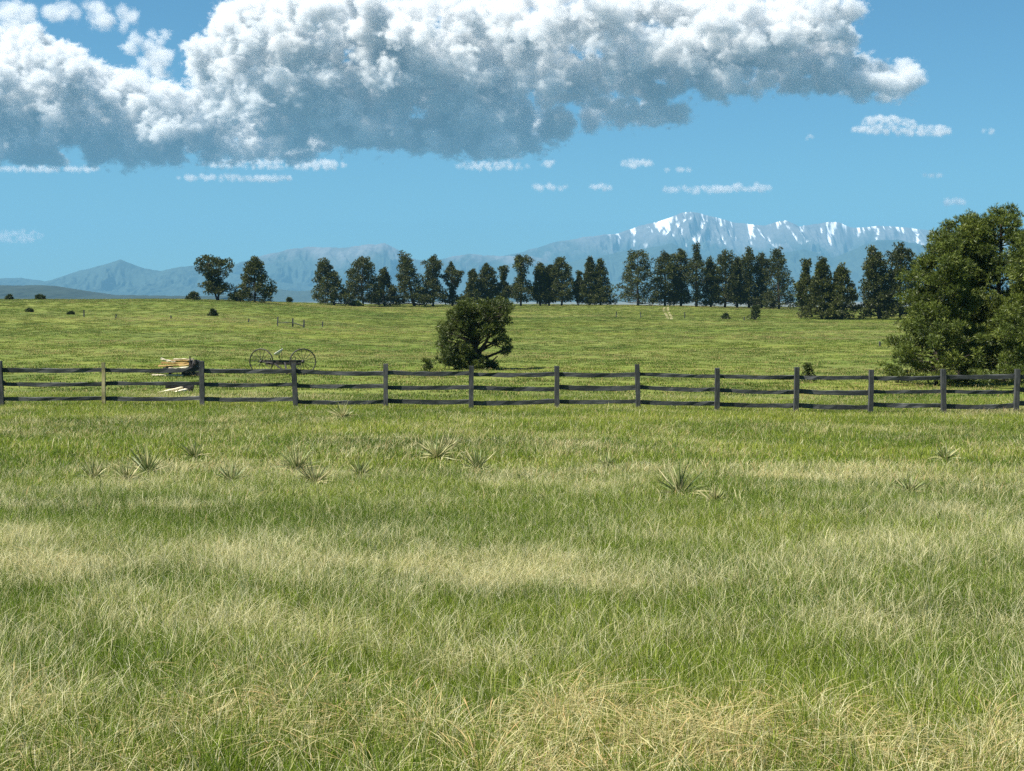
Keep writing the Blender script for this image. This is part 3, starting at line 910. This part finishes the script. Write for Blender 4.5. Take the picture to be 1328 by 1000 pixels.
SHR = [
    (12, 384.5, 9, 5, 'small dark bush farthest left on the skyline', M_SHRUB),
    (52, 385, 13, 5, 'wide dark bush on the left skyline, right of a smaller one', M_SHRUB),
    (38, 405, 10, 3, 'flat dark bush low in the grass under the left skyline bushes', M_SHRUB),
    (92, 408, 7, 3, 'small flat bush in the grass left of the first thin wire fence post', M_SHRUB),
    (277, 410, 10, 8, 'round dark bush in open grass below the forked pine', M_SHRUB),
    (375, 391, 6, 5, 'tiny dark bush on the skyline between the lone pine and crest row', M_SHRUB),
    (252, 389, 18, 9, 'low dark bush touching the left foot of the forked pine', M_SHRUB),
    (306, 389, 16, 9, 'low bush between the forked pine and its dense neighbour', M_SHRUB),
    (461, 397, 16, 5, 'low yellow green bush under the second pine of the crest row', M_SHRUB_YEL),
    (1040, 398, 18, 20, 'bright yellow green leafy bush left of the dark pine clump', M_SHRUB_YEL),
    (1085, 414, 26, 22, 'mid green bush at the foot of the dark pine clump', M_SHRUB),
    (980, 415, 17, 20, 'small dark young conifer in open grass below the crest row', M_SHRUB),
    (941, 414, 12, 6, 'low dark bush left of the small young conifer', M_SHRUB),
    (1003, 400, 8, 9, 'tiny dark conifer on the crest right of the small young conifer', M_SHRUB),
    (553, 482, 14, 18, 'little green sapling bush left of the lone bushy tree', M_NEEDLE_MID),
    (1047, 496, 25, 24, 'young pine bush seen through the fence rails right of the middle', M_NEEDLE_MID),
    (1165, 497, 40, 18, 'low spreading green bush under the left edge of the big near pines', M_NEEDLE_MID),
]
for k, (px, py, w, h, lab, mt) in enumerate(SHR):
    shrub(px, py, w, h, lab, mt, 300 + k, 'scattered bushes in the meadow', n=34 if w > 14 else 18, cone='conifer' in lab or 'young pine' in lab,
          dmin=150 if py < 416 else 40)


# ------------------------------------------------------------------ yuccas
def mat_yucca():
    m, N, L, c1, c2 = leafy('yucca_leaf', .2, .5, .3)
    a = N.new('ShaderNodeAttribute'); a.attribute_name = 'tint'
    sep = N.new('ShaderNodeSeparateColor'); L.new(a.outputs['Color'], sep.inputs[0])
    r = ramp(N, [(0, (.10, .145, .045)), (.4, (.19, .225, .075)), (.65, (.36, .345, .15)), (1, (.52, .44, .25))]); L.new(sep.outputs[0], r.inputs[0])
    L.new(r.outputs[0], c1); L.new(r.outputs[0], c2)
    return m


M_YUCCA = mat_yucca()
YSPOT = []
YUC = [
    (192, 622, 54, 44, .35, 'large grey green yucca in the left cluster, tallest of the cluster'),
    (165, 632, 44, 30, .6, 'straw tinted yucca at the front of the left cluster'),
    (121, 630, 46, 30, .5, 'pale yucca at the outer left end of the left cluster'),
    (252, 600, 40, 24, .35, 'small dark yucca behind the right side of the left cluster'),
    (300, 634, 42, 28, .5, 'single yucca of spread leaves between the left cluster and the big brown hearted one'),
    (385, 618, 62, 38, .6, 'big wide yucca with brown dead leaves in its heart'),
    (408, 636, 60, 28, .75, 'straw yellow yucca directly in front of the big brown hearted one'),
    (467, 626, 36, 28, .3, 'thin upright green yucca right of the straw yellow one'),
    (566, 600, 56, 30, .85, 'pale straw yucca below the fifth fence bay, mostly dry leaves'),
    (582, 588, 34, 22, .7, 'small pale yucca standing behind the mostly dry one'),
    (619, 616, 50, 32, .35, 'green yucca with stiff spread leaves right of the mostly dry one'),
    (445, 545, 52, 16, .85, 'pale dry yucca close to the foot of the fence, left of the middle'),
    (881, 652, 62, 54, .45, 'tallest spiky yucca, standing alone in the right half of the field'),
    (927, 662, 46, 24, .7, 'low brownish yucca beside the tallest spiky one'),
    (1179, 648, 44, 24, .5, 'round pale green yucca far right in the open field'),
    (1226, 602, 42, 20, .5, 'flat green yucca in the rear right of the field'),
    (787, 614, 34, 20, .35, 'dim small green yucca between the two halves of the field'),
]
for k, (px, py, w, h, dry, lab) in enumerate(YUC):
    g = np.random.default_rng(500 + k)
    b = ground_at(px, py, 4, 40); s = b[1] / F
    YSPOT.append((b[0], b[1] - .12, w * s * .40))
    n = 130
    az = g.random(n) * 6.283; el = np.arccos(g.uniform(.12, 1, n) ** .8) * .95
    Ln = np.hypot(w * .5, h) * s * g.uniform(.38, 1.05, n) * .95
    dr = np.stack((np.cos(az) * np.sin(el) * (w / 2) / max(h, 1) * 1.1, np.sin(az) * np.sin(el), np.cos(el)), -1)
    dr /= np.linalg.norm(dr, axis=1)[:, None]
    sd = np.cross(dr, np.array((0.13, .2, 1.))); sd /= np.linalg.norm(sd, axis=1)[:, None] + 1e-6
    sd = sd * np.cos(az * 3)[:, None] + np.cross(dr, sd) * np.sin(az * 3)[:, None]
    ww = .013
    bend = np.abs(g.normal(.04, .13, n)) + .18 * (np.sin(el) > .8); kink = g.normal(0, .09, n)
    rows = []
    for tt, wf in ((0, .6), (.45, 1.0), (.8, .6), (1, .05)):
        c = dr * (Ln * tt)[:, None]; c[:, 2] -= bend * Ln * tt ** 2.2; c[:, 0] += kink * Ln * tt ** 2; c[:, 2] = np.maximum(c[:, 2], .0) + .03
        rows += [c - sd * ww * wf * .5, c + sd * ww * wf * .5]
    V = np.stack(rows, 1).reshape(-1, 3)
    bb = (np.arange(n) * 8)[:, None]
    Fq = np.concatenate([np.concatenate((bb + 2 * q, bb + 2 * q + 1, bb + 2 * q + 3, bb + 2 * q + 2), 1) for q in range(3)])
    tv = np.clip(g.random(n) * .5 + (g.random(n) < dry) * (.35 + .2 * g.random(n)), 0, 1)
    T = np.repeat(np.stack((tv, tv, tv, np.ones(n)), -1), 8, 0)
    o = mesh_np('yucca', V, [Fq], M_YUCCA, attrs={'tint': T})
    o.location = (b[0], b[1], b[2] + .03); o.scale = (.98, .98, 1.0)
    tag(o, lab, 'yucca', 'yuccas in the field in front of the fence')


build_grass()


# ------------------------------------------------------------------ old hay rake behind the fence
def build_rake():
    b = ground_at(366, 486, 60, 100); s = b[1] / F
    t = empty('hay_rake', b, R(0))
    tag(t, 'rusty black horse drawn hay rake with two tall spoked wheels and a small seat', 'farm machine')
    r = 17 * s
    xs = (-27 * s, 27 * s)
    for k, x in enumerate(xs):
        c = np.array((x, .0, r)); ax = np.array((.30 if k == 0 else -.22, 1, 0)); ax /= np.linalg.norm(ax)
        m = MB(); m.ring(c, r - .02, .028, ax, 48, 6, 1.5)
        w = m.build('wheel', M_IRON, t, True)
        a = np.cross(ax, (0, 0, 1)); a /= np.linalg.norm(a); bz = np.cross(axis := ax, a)
        sp = MB()
        for q in range(14):
            th = 2 * math.pi * q / 14 + .1
            e = c + (math.cos(th) * a + math.sin(th) * bz) * (r - .02)
            sp.tube([c + ax * .04 * (1 if q % 2 else -1), e], .012, n=5)
        sp.build('spokes', M_IRON, w)
        h = MB(); h.tube([c - ax * .12, c - ax * .04, c + ax * .04, c + ax * .12], (.05, .075, .075, .05), n=12); h.build('hub', M_IRON, w, True)
    fr = MB()
    fr.bar((xs[0] + .05, .05, r * 1.02), (xs[1] - .05, .05, r * 1.02), .10, .12)
    fr.bar((xs[0] + .15, .32, r * .84), (xs[1] - .15, .32, r * .80), .10, .11)
    for x in (-.7, 0, .7): fr.bar((x, .0, r * 1.0), (x, .40, r * .82), .05, .05)
    fr.bar((.1, .05, r * 1.0), (.5, -1.6, .12), .07, .07)         # pole resting on the ground
    fr.bar((-.5, .05, r * 1.0), (.45, -1.4, .15), .05, .05)
    fr.build('frame', M_IRON, t)
    for k in range(22):
        x = xs[0] + .22 + k * (xs[1] - xs[0] - .44) / 21
        tn = MB(); q = np.linspace(0, 1, 7)
        pts = np.stack((np.full(7, x), .34 + .35 * np.sin(q * math.pi) ** 1, r * .86 * (1 - q) + .03), -1)
        tn.tube(pts, .008, n=4); tn.build('tine', M_IRON, t)
    lv = MB(); lv.tube([(-.02, .1, r), (-.03, .1, r * 1.6), (-.02, .05, r * 2.15)], (.018, .015, .012), n=6); lv.build('lever', M_IRON, t)
    for x in (.45, .62, -.6):
        q = MB(); q.tube([(x, .05, r * 1.02), (x + .03, .05, r * 1.28)], (.03, .02), n=6); q.build('bracket', M_IRON, t)
    sx = MB(); sx.tube([(-.08, .1, r * 1.0), (-.12, .0, r * 1.3), (-.14, -.05, r * 1.52)], (.025, .022, .02), n=6); sx.build('seat_post', M_IRON, t)
    # dished seat
    v = MB(); c = np.array((-.17, -.06, r * 1.56)); n1, n2 = 14, 5
    base = len(v.v)
    for i in range(n2):
        for j in range(n1):
            th = 2 * math.pi * j / n1; rr = .215 * (i + .3) / (n2 - .7)
            v.v.append(c + np.array((math.cos(th) * rr, math.sin(th) * rr * .8, .16 * (rr / .215) ** 2 + .12 * math.cos(th) * rr / .2)))
    for i in range(n2 - 1):
        for j in range(n1):
            k = (j + 1) % n1; v.f4.append((i * n1 + j, i * n1 + k, (i + 1) * n1 + k, (i + 1) * n1 + j))
    o = v.build('seat', M_SEAT, t, True)
    sm = o.modifiers.new('thick', 'SOLIDIFY'); sm.thickness = .015


build_rake()


# ------------------------------------------------------------------ wrecked wagon, left
def build_wagon():
    b = ground_at(231, 488, 55, 95); s = b[1] / F
    g = np.random.default_rng(4)
    t = empty('broken_wagon', b)
    tag(t, 'wrecked low wagon with orange tan deck planks and a black iron box behind the fence', 'wagon')
    def L(x, y, dep=0.0): return np.array(((x - 231) * s, dep, (488 - y) * s))
    dk = [(206, 474.5, 246, 473, M_PLANK, 0), (208, 470.6, 246, 471.3, M_PLANK, .28, ), (211, 464.6, 229, 469.0, M_PLANK_PALE, -.3), (222, 466.3, 248, 466.0, M_PLANK_PALE, .5),
          (210, 468.2, 247, 469.0, M_PLANK, .75), (199, 485.5, 239, 486.3, M_PLANK_PALE, -.2), (222, 477.0, 247, 475.8, M_PLANK_PALE, -.45), (214, 479.5, 246, 479.0, M_PLANK, -.3)]
    for (x0, y0, x1, y1, m_, dp) in dk:
        m = MB(); m.bar(L(x0, y0, dp), L(x1, y1, dp + .05), .24, .065, jit=.008, rnd=g, segs=6, sag=.02); m.build('plank', m_, t)
    m = MB()
    for x in (216, 233, 249): m.bar(L(x, 478, -.5), L(x, 478, .9), .10, .12, jit=.004, rnd=g, segs=3)
    m.bar(L(236, 485.0, .05), L(260, 485.0, .05), .34, .16, jit=.006, rnd=g, segs=4)
    m.build('bolster', M_PLANK_DARK, t)
    for x in (219, 249):
        m = MB(); m.bar(L(x, 489.5, .2), L(x + .5, 477, .2), .13, .13, up=(0, 1, 0), jit=.004, rnd=g, segs=4); m.build('upright', M_PLANK_DARK, t)
    m = MB(); m.bar(L(246.5, 472.5, .1), L(253, 472.0, .1), .40, .36, jit=.015, rnd=g, segs=3); m.bar(L(251, 470.5, .0), L(259, 471.5, .0), .34, .26, jit=.015, rnd=g, segs=3)
    m.bar(L(243, 476.5, .0), L(261, 477, .0), .30, .10, jit=.006, rnd=g, segs=3)
    m.tube([L(255, 466, -.2), L(255, 472, -.2)], (.07, .07), n=8)
    m.build('iron_box', M_IRON, t)
    m = MB(); m.tube([L(247.5, 468, -.1), L(247.2, 461.8, -.1)], (.028, .04), n=6); m.build('lever', M_IRON, t)
    # loose planks lying in the grass nearer the fence
    b = ground_at(228, 511.5, 40, 60); s = b[1] / F
    t = empty('plank_pile', b)
    tag(t, 'bleached loose planks and a dark beam lying in the grass under the middle fence rail', 'planks')
    def L2(x, y, dep=0.0): return np.array(((x - 228) * s, dep, (511.5 - y) * s))
    for (x0, y0, x1, y1, d0, d1) in ((209, 509.0, 236, 502.6, -.45, .0), (217, 511.2, 243, 505, -.65, -.1)):
        m = MB(); m.bar(L2(x0, y0, d0), L2(x1, y1, d1), .22, .06, jit=.005, rnd=g, segs=4); m.build('plank', M_PLANK_PALE, t)
    m = MB(); m.bar(L2(214, 501.2, .1), L2(250, 502.4, .15), .15, .12, jit=.006, rnd=g, segs=5); m.build('beam', M_PLANK_DARK, t)
    for x in (226, 246):
        m = MB(); m.bar(L2(x, 513.5, .14), L2(x, 502.5, .14), .12, .12, up=(0, 1, 0), jit=.01, rnd=g, segs=3); m.build('block', M_PLANK_DARK, t)


build_wagon()


# ------------------------------------------------------------------ far posts, ruined fence, two track ruts
def far_posts():
    g = np.random.default_rng(12)
    f0 = ground_at(377, 424, 80, 345)
    t = empty('ruined_fence', f0); tag(t, 'short ruined bit of fence, three posts with a broken rail in the far grass', 'fence')
    s = f0[1] / F
    tops = []
    for px, h in ((360, 11), (379.5, 11.5), (394, 10.5)):
        x = (px - 377) * s
        z = float(ground_z(f0[0] + x, f0[1])) - f0[2]
        m = MB(); m.bar((x, 0, z - .2), (x + .03, 0, z + h * s), .15, .14, up=(0, 1, 0), jit=.01, rnd=g, segs=4); m.build('post', M_FENCE_POST, t)
        tops.append((x, z + h * s))
    m = MB(); m.bar((tops[0][0], -.14, tops[0][1] - .55), (tops[1][0], -.14, tops[1][1] - .5), .05, .09, segs=4, jit=.01, rnd=g); m.build('rail', M_FENCE, t)
    m = MB(); m.bar((tops[1][0], -.14, tops[1][1] - .5), (tops[2][0] , -.14, tops[2][1] - .75), .05, .08, segs=4, jit=.01, rnd=g); m.build('rail', M_FENCE, t)
    for px, py, h in ((109, 411, 9), (150, 413, 5), (222, 414, 5), (322, 418, 5), (418, 424, 7), (799, 412, 8), (831, 412, 7), (888, 413, 8), (965, 416, 5), (1141, 449, 6)):
        b = ground_at(px, py, 80, 345); s = b[1] / F
        m = MB(); ln = g.normal(0, .05)
        m.bar((0, 0, -.2), (ln, 0, h * s), .13, .13, up=(0, 1, 0), jit=.008, rnd=g, segs=4)
        o = m.build('fence_post', M_FENCE_POST); o.location = b
        tag(o, 'thin dark wire fence post standing in far meadow grass', 'fence post', 'thin wire fence posts in the far meadow')


far_posts()


def build_track():
    for k, off in enumerate((-2.6, 2.6)):
        pts = [ground_at(px + off, py, 150, 345) for px, py in ((868, 414), (868, 411), (866.5, 408), (864.5, 405), (863.5, 402.5), (863.5, 400.5), (864, 398.5))]
        V = []; w = .24
        for p in pts:
            for i in (-1, 1): V.append((p[0] + i * w, p[1], float(ground_z(p[0] + i * w, p[1])) + .012))
        Fq = [(2 * i, 2 * i + 1, 2 * i + 3, 2 * i + 2) for i in range(len(pts) - 1)]
        o = mesh_np('track', np.array(V), [np.array(Fq)], M_TRACK)
        tag(o, kind='structure')


M_TRACK = mat_plain('dry_track_soil', (.20, .18, .08), (.30, .27, .14), 1.5, .95)
build_track()


# ------------------------------------------------------------------ clouds (lit volumes beyond the haze)
def mat_cloud(name, dens, lo=.0):
    mat = bpy.data.materials.new(name); mat.use_nodes = True; t = mat.node_tree; t.nodes.clear()
    ou = t.nodes.new('ShaderNodeOutputMaterial'); pv = t.nodes.new('ShaderNodeVolumePrincipled')
    pv.inputs['Color'].default_value = (.945, .94, .935, 1); pv.inputs['Density'].default_value = dens; pv.inputs['Anisotropy'].default_value = .2
    t.links.new(pv.outputs[0], ou.inputs['Volume'])
    return mat


def cloud(ells, d, dd, Rr, vox, amp, dens, seed, label, n_per=.6, soft=.58, nscale=300, detail=8, rough=.66, billow=.85, pad=1.7, tilt=3.5):
    """ells: (px, py, rx, ry) lobes seen in the sky at distance d +- dd"""
    d, dd, Rr, vox, amp, nscale, dens = d * 2, dd * 2, Rr * 2, vox * 2, amp * 2, nscale * 2, dens / 2
    g = np.random.default_rng(seed)
    pts = []
    for (cx, cy, rx, ry) in ells:
        n = max(2, int(n_per * math.pi * rx * ry / 55))
        for _ in range(n):
            a = g.uniform(0, 6.283); q = math.sqrt(g.random())
            px = cx + rx * q * math.cos(a); py = cy + ry * q * math.sin(a)
            pts.append(P(px, py, d + 2 * tilt * (py - 120) + g.uniform(-dd, dd) * math.sqrt(max(.05, 1 - q * q))))
    pts = np.array(pts)
    me = bpy.data.meshes.new('cloud'); me.from_pydata([tuple(p) for p in pts], [], [])
    o = bpy.data.objects.new('cloud', me); COL.objects.link(o)
    lo = pts.min(0) - Rr * pad; hi = pts.max(0) + Rr * pad
    n = [max(8, int((hi[i] - lo[i]) / vox)) for i in range(3)]
    gr = bpy.data.node_groups.new('cloud_density', 'GeometryNodeTree')
    gr.interface.new_socket('Geometry', in_out='INPUT', socket_type='NodeSocketGeometry'); gr.interface.new_socket('Geometry', in_out='OUTPUT', socket_type='NodeSocketGeometry')
    N = gr.nodes; K = gr.links.new; NN = N.new
    gi = NN('NodeGroupInput'); go = NN('NodeGroupOutput'); vc = NN('GeometryNodeVolumeCube')
    vc.inputs['Min'].default_value = lo; vc.inputs['Max'].default_value = hi
    for i, a in enumerate('XYZ'): vc.inputs['Resolution ' + a].default_value = n[i]
    pos = NN('GeometryNodeInputPosition')
    pr = NN('GeometryNodeProximity'); pr.target_element = 'POINTS'; K(gi.outputs[0], pr.inputs[0])
    K(pos.outputs[0], next(s for s in pr.inputs if s.name in ('Sample Position', 'Source Position')))
    M_ = lambda op, a, b=None, c=False: math_n(N, gr.links, op, a, b, c)
    nz = noise(N, gr.links, 1 / nscale, detail, rough, pos.outputs[0], (.85, .85, 1.5)); nz.inputs['Distortion'].default_value = .3
    n2 = noise(N, gr.links, 3.3 / nscale, 6, .66, pos.outputs[0], (1, 1, 1.3))
    # rounded billows: fold the finer noise so that bulges are round and creases sharp
    fold = M_('MULTIPLY', M_('ABSOLUTE', M_('SUBTRACT', n2.outputs[0], .5)), 2.0)
    nn = M_('ADD', M_('MULTIPLY', M_('SUBTRACT', nz.outputs[0], .5), 2 * amp), M_('MULTIPLY', M_('SUBTRACT', .22, fold), amp * billow))
    sd = M_('ADD', pr.outputs['Distance'], nn)
    mr = NN('ShaderNodeMapRange'); K(sd, mr.inputs[0]); mr.inputs[1].default_value = Rr; mr.inputs[2].default_value = Rr * soft; mr.inputs[3].default_value = 0; mr.inputs[4].default_value = 1
    K(mr.outputs[0], vc.inputs['Density'])
    sm = NN('GeometryNodeSetMaterial'); sm.inputs['Material'].default_value = mat_cloud('cloud_vapour', dens)
    K(vc.outputs[0], sm.inputs[0]); K(sm.outputs[0], go.inputs[0])
    md = o.modifiers.new('vapour', 'NODES'); md.node_group = gr
    tag(o, label, 'cloud', kind='stuff')
    return o


CL_A = [(20, 60, 40, 30), (65, 100, 60, 34), (110, 130, 70, 40), (175, 150, 70, 45), (60, 165, 80, 38), (165, 180, 80, 26), (240, 165, 60, 38), (300, 175, 60, 28), (5, 130, 50, 70), (-60, 120, 60, 80), (370, 178, 55, 22), (-20, 190, 60, 18)]
CL_A2 = [(207, 62, 15, 24), (200, 92, 26, 14), (176, 62, 6, 14)]
CL_T = [(20, 16, 34, 14), (110, 16, 55, 11), (150, 26, 28, 12)]
CL_B = [(285, 70, 32, 40), (335, 40, 50, 34), (330, 115, 75, 28), (420, 90, 75, 50), (430, 25, 90, 30), (410, 150, 80, 28), (480, 175, 60, 20), (520, 110, 75, 50), (560, 40, 90, 40), (620, 150, 60, 32), (695, 168, 36, 24), (600, 90, 70, 40), (650, 185, 50, 10), (560, 180, 60, 14)]
CL_C = [(690, 40, 90, 40), (800, 50, 100, 45), (720, 105, 70, 22), (810, 145, 80, 12), (860, 85, 100, 36), (950, 40, 100, 40), (960, 100, 60, 18), (1040, 50, 60, 45), (1060, 90, 70, 22), (1120, 102, 60, 17), (1000, 12, 110, 18), (1165, 100, 26, 8), (760, 10, 100, 20)]
cloud(CL_A, 10800, 900, 98, 10, 230, .034, 1, 'wide grey bellied cumulus cloud with bright tops filling the upper left', nscale=330)
cloud(CL_A2, 10300, 150, 62, 9, 110, .014, 2, 'small ragged white puff rising in the blue gap at upper left', nscale=220)
cloud(CL_T, 9800, 250, 62, 10, 110, .010, 3, 'soft white strip of cloud in the top left corner', nscale=240)
cloud(CL_B, 9900, 900, 95, 10, 240, .034, 4, 'huge heaped cumulus cloud over the middle of the sky', nscale=340)
cloud(CL_C, 9700, 700, 86, 10, 215, .030, 5, 'long grey cloud deck reaching right and tapering to a ragged end', nscale=330)
SMALL = [
    ([(60, 219, 62, 4)], 'thin flat cloud streak under the left cumulus'),
    ([(330, 212, 62, 7), (300, 231, 70, 4), (410, 214, 36, 7)], 'flat broken cloud bank below the middle cumulus'),
    ([(640, 215, 42, 6)], 'flat white cloudlet under the heaped cumulus'),
    ([(826, 212, 18, 6)], 'small rounded puff alone in the blue'),
    ([(910, 246, 58, 4), (950, 244, 30, 5), (984, 243, 14, 5)], 'long thin white cloud above the snowy peak'),
    ([(1150, 158, 32, 8), (1168, 168, 62, 6), (1205, 172, 26, 4)], 'lens shaped white cloud below the tapering deck'),
    ([(712, 243, 26, 4)], 'faint thin wisp right of the flat cloudlet'),
    ([(780, 243, 13, 3)], 'faint short wisp left of the long thin cloud'),
    ([(22, 306, 34, 9)], 'low white cloud just above the far left mountains'),
    ([(1237, 262, 15, 3)], 'tiny cloud above the big near pines'),
    ([(1048, 177, 7, 2)], 'tiny cloud speck below the cloud deck'),
    ([(1283, 170, 7, 3)], 'tiny cloud speck at the right of the lens shaped cloud'),
    ([(1208, 228, 12, 2)], 'tiny flat speck of cloud below the lens shaped cloud'),
    ([(878, 221, 18, 2)], 'faint flat streak right of the rounded puff'),
    ([(710, 212, 9, 4)], 'tiny puff right of the flat white cloudlet'),
]
for k, (el, lab) in enumerate(SMALL):
    cloud([(cx, cy, rx * 1.1, ry * .8) for cx, cy, rx, ry in el], 13500, 200, 34, 8, 44, .022, 40 + k, lab, n_per=6, nscale=260, detail=7, soft=.05, billow=.6, tilt=0)
# ------------------------------------------------------------------ camera, sky, sun
cam = bpy.data.objects.new('camera', bpy.data.cameras.new('camera'))
COL.objects.link(cam); S.camera = cam
cam.data.sensor_width = 36; cam.data.lens = 36 * F / 1328
cam.location = (0, 0, EYE); cam.rotation_euler = (math.pi / 2 - PITCH, 0, 0)
cam.data.clip_start = .1; cam.data.clip_end = 60000

SUN_EL = R(58); SUN_AZ = math.atan2(-.88, -.34)
sun_dir = Vector((math.sin(SUN_AZ) * math.cos(SUN_EL), math.cos(SUN_AZ) * math.cos(SUN_EL), math.sin(SUN_EL)))
W = bpy.data.worlds.new('World'); S.world = W; W.use_nodes = True
nt = W.node_tree; bg = nt.nodes['Background']
sky = nt.nodes.new('ShaderNodeTexSky'); sky.sky_type = 'NISHITA'; sky.sun_disc = False
sky.sun_elevation = SUN_EL; sky.sun_rotation = SUN_AZ; sky.altitude = 2000; sky.dust_density = .3; sky.ozone_density = 3.0; sky.air_density = 1.2
grade = nt.nodes.new('ShaderNodeMix'); grade.data_type = 'RGBA'; grade.blend_type = 'MULTIPLY'; grade.inputs[0].default_value = 1
grade.inputs[7].default_value = (.37, .67, .78, 1)              # clear, slightly turquoise mountain sky
nt.links.new(sky.outputs[0], grade.inputs[6]); nt.links.new(grade.outputs[2], bg.inputs[0]); bg.inputs[1].default_value = .05
sl = bpy.data.lights.new('sun', 'SUN'); sl.energy = 5.0; sl.angle = R(.5); sl.color = (1, .955, .87)
so = bpy.data.objects.new('sun', sl); COL.objects.link(so); so.rotation_euler = sun_dir.to_track_quat('Z', 'Y').to_euler()
vs = S.view_settings; vs.view_transform = 'Standard'; vs.look = 'None'; vs.exposure = 1.4; vs.gamma = 1

# air: one closed box of thin haze
mb = MB(); mb.bar((0, -300, 475), (0, 19000, 475), 26000, 1050)
hm = bpy.data.materials.new('thin_air'); hm.use_nodes = True
t = hm.node_tree; t.nodes.clear()
ho = t.nodes.new('ShaderNodeOutputMaterial'); hv = t.nodes.new('ShaderNodeVolumePrincipled')
hv.inputs['Color'].default_value = (.17, .405, .61, 1); hv.inputs['Density'].default_value = 7.5e-5
t.links.new(hv.outputs[0], ho.inputs['Volume'])
tag(mb.build('haze', hm), 'thin blue haze of the distant air', 'haze', kind='stuff')

cy = S.cycles
W.cycles.sampling_method = 'NONE'          # the sky is smooth; only the sun needs direct sampling
cy.volume_bounces = 4; cy.max_bounces = 10; cy.diffuse_bounces = 3; cy.transparent_max_bounces = 8
cy.use_adaptive_sampling = False
cy.use_denoising = False      # keeps the fine grass crisp; the slight grain is like the photograph's
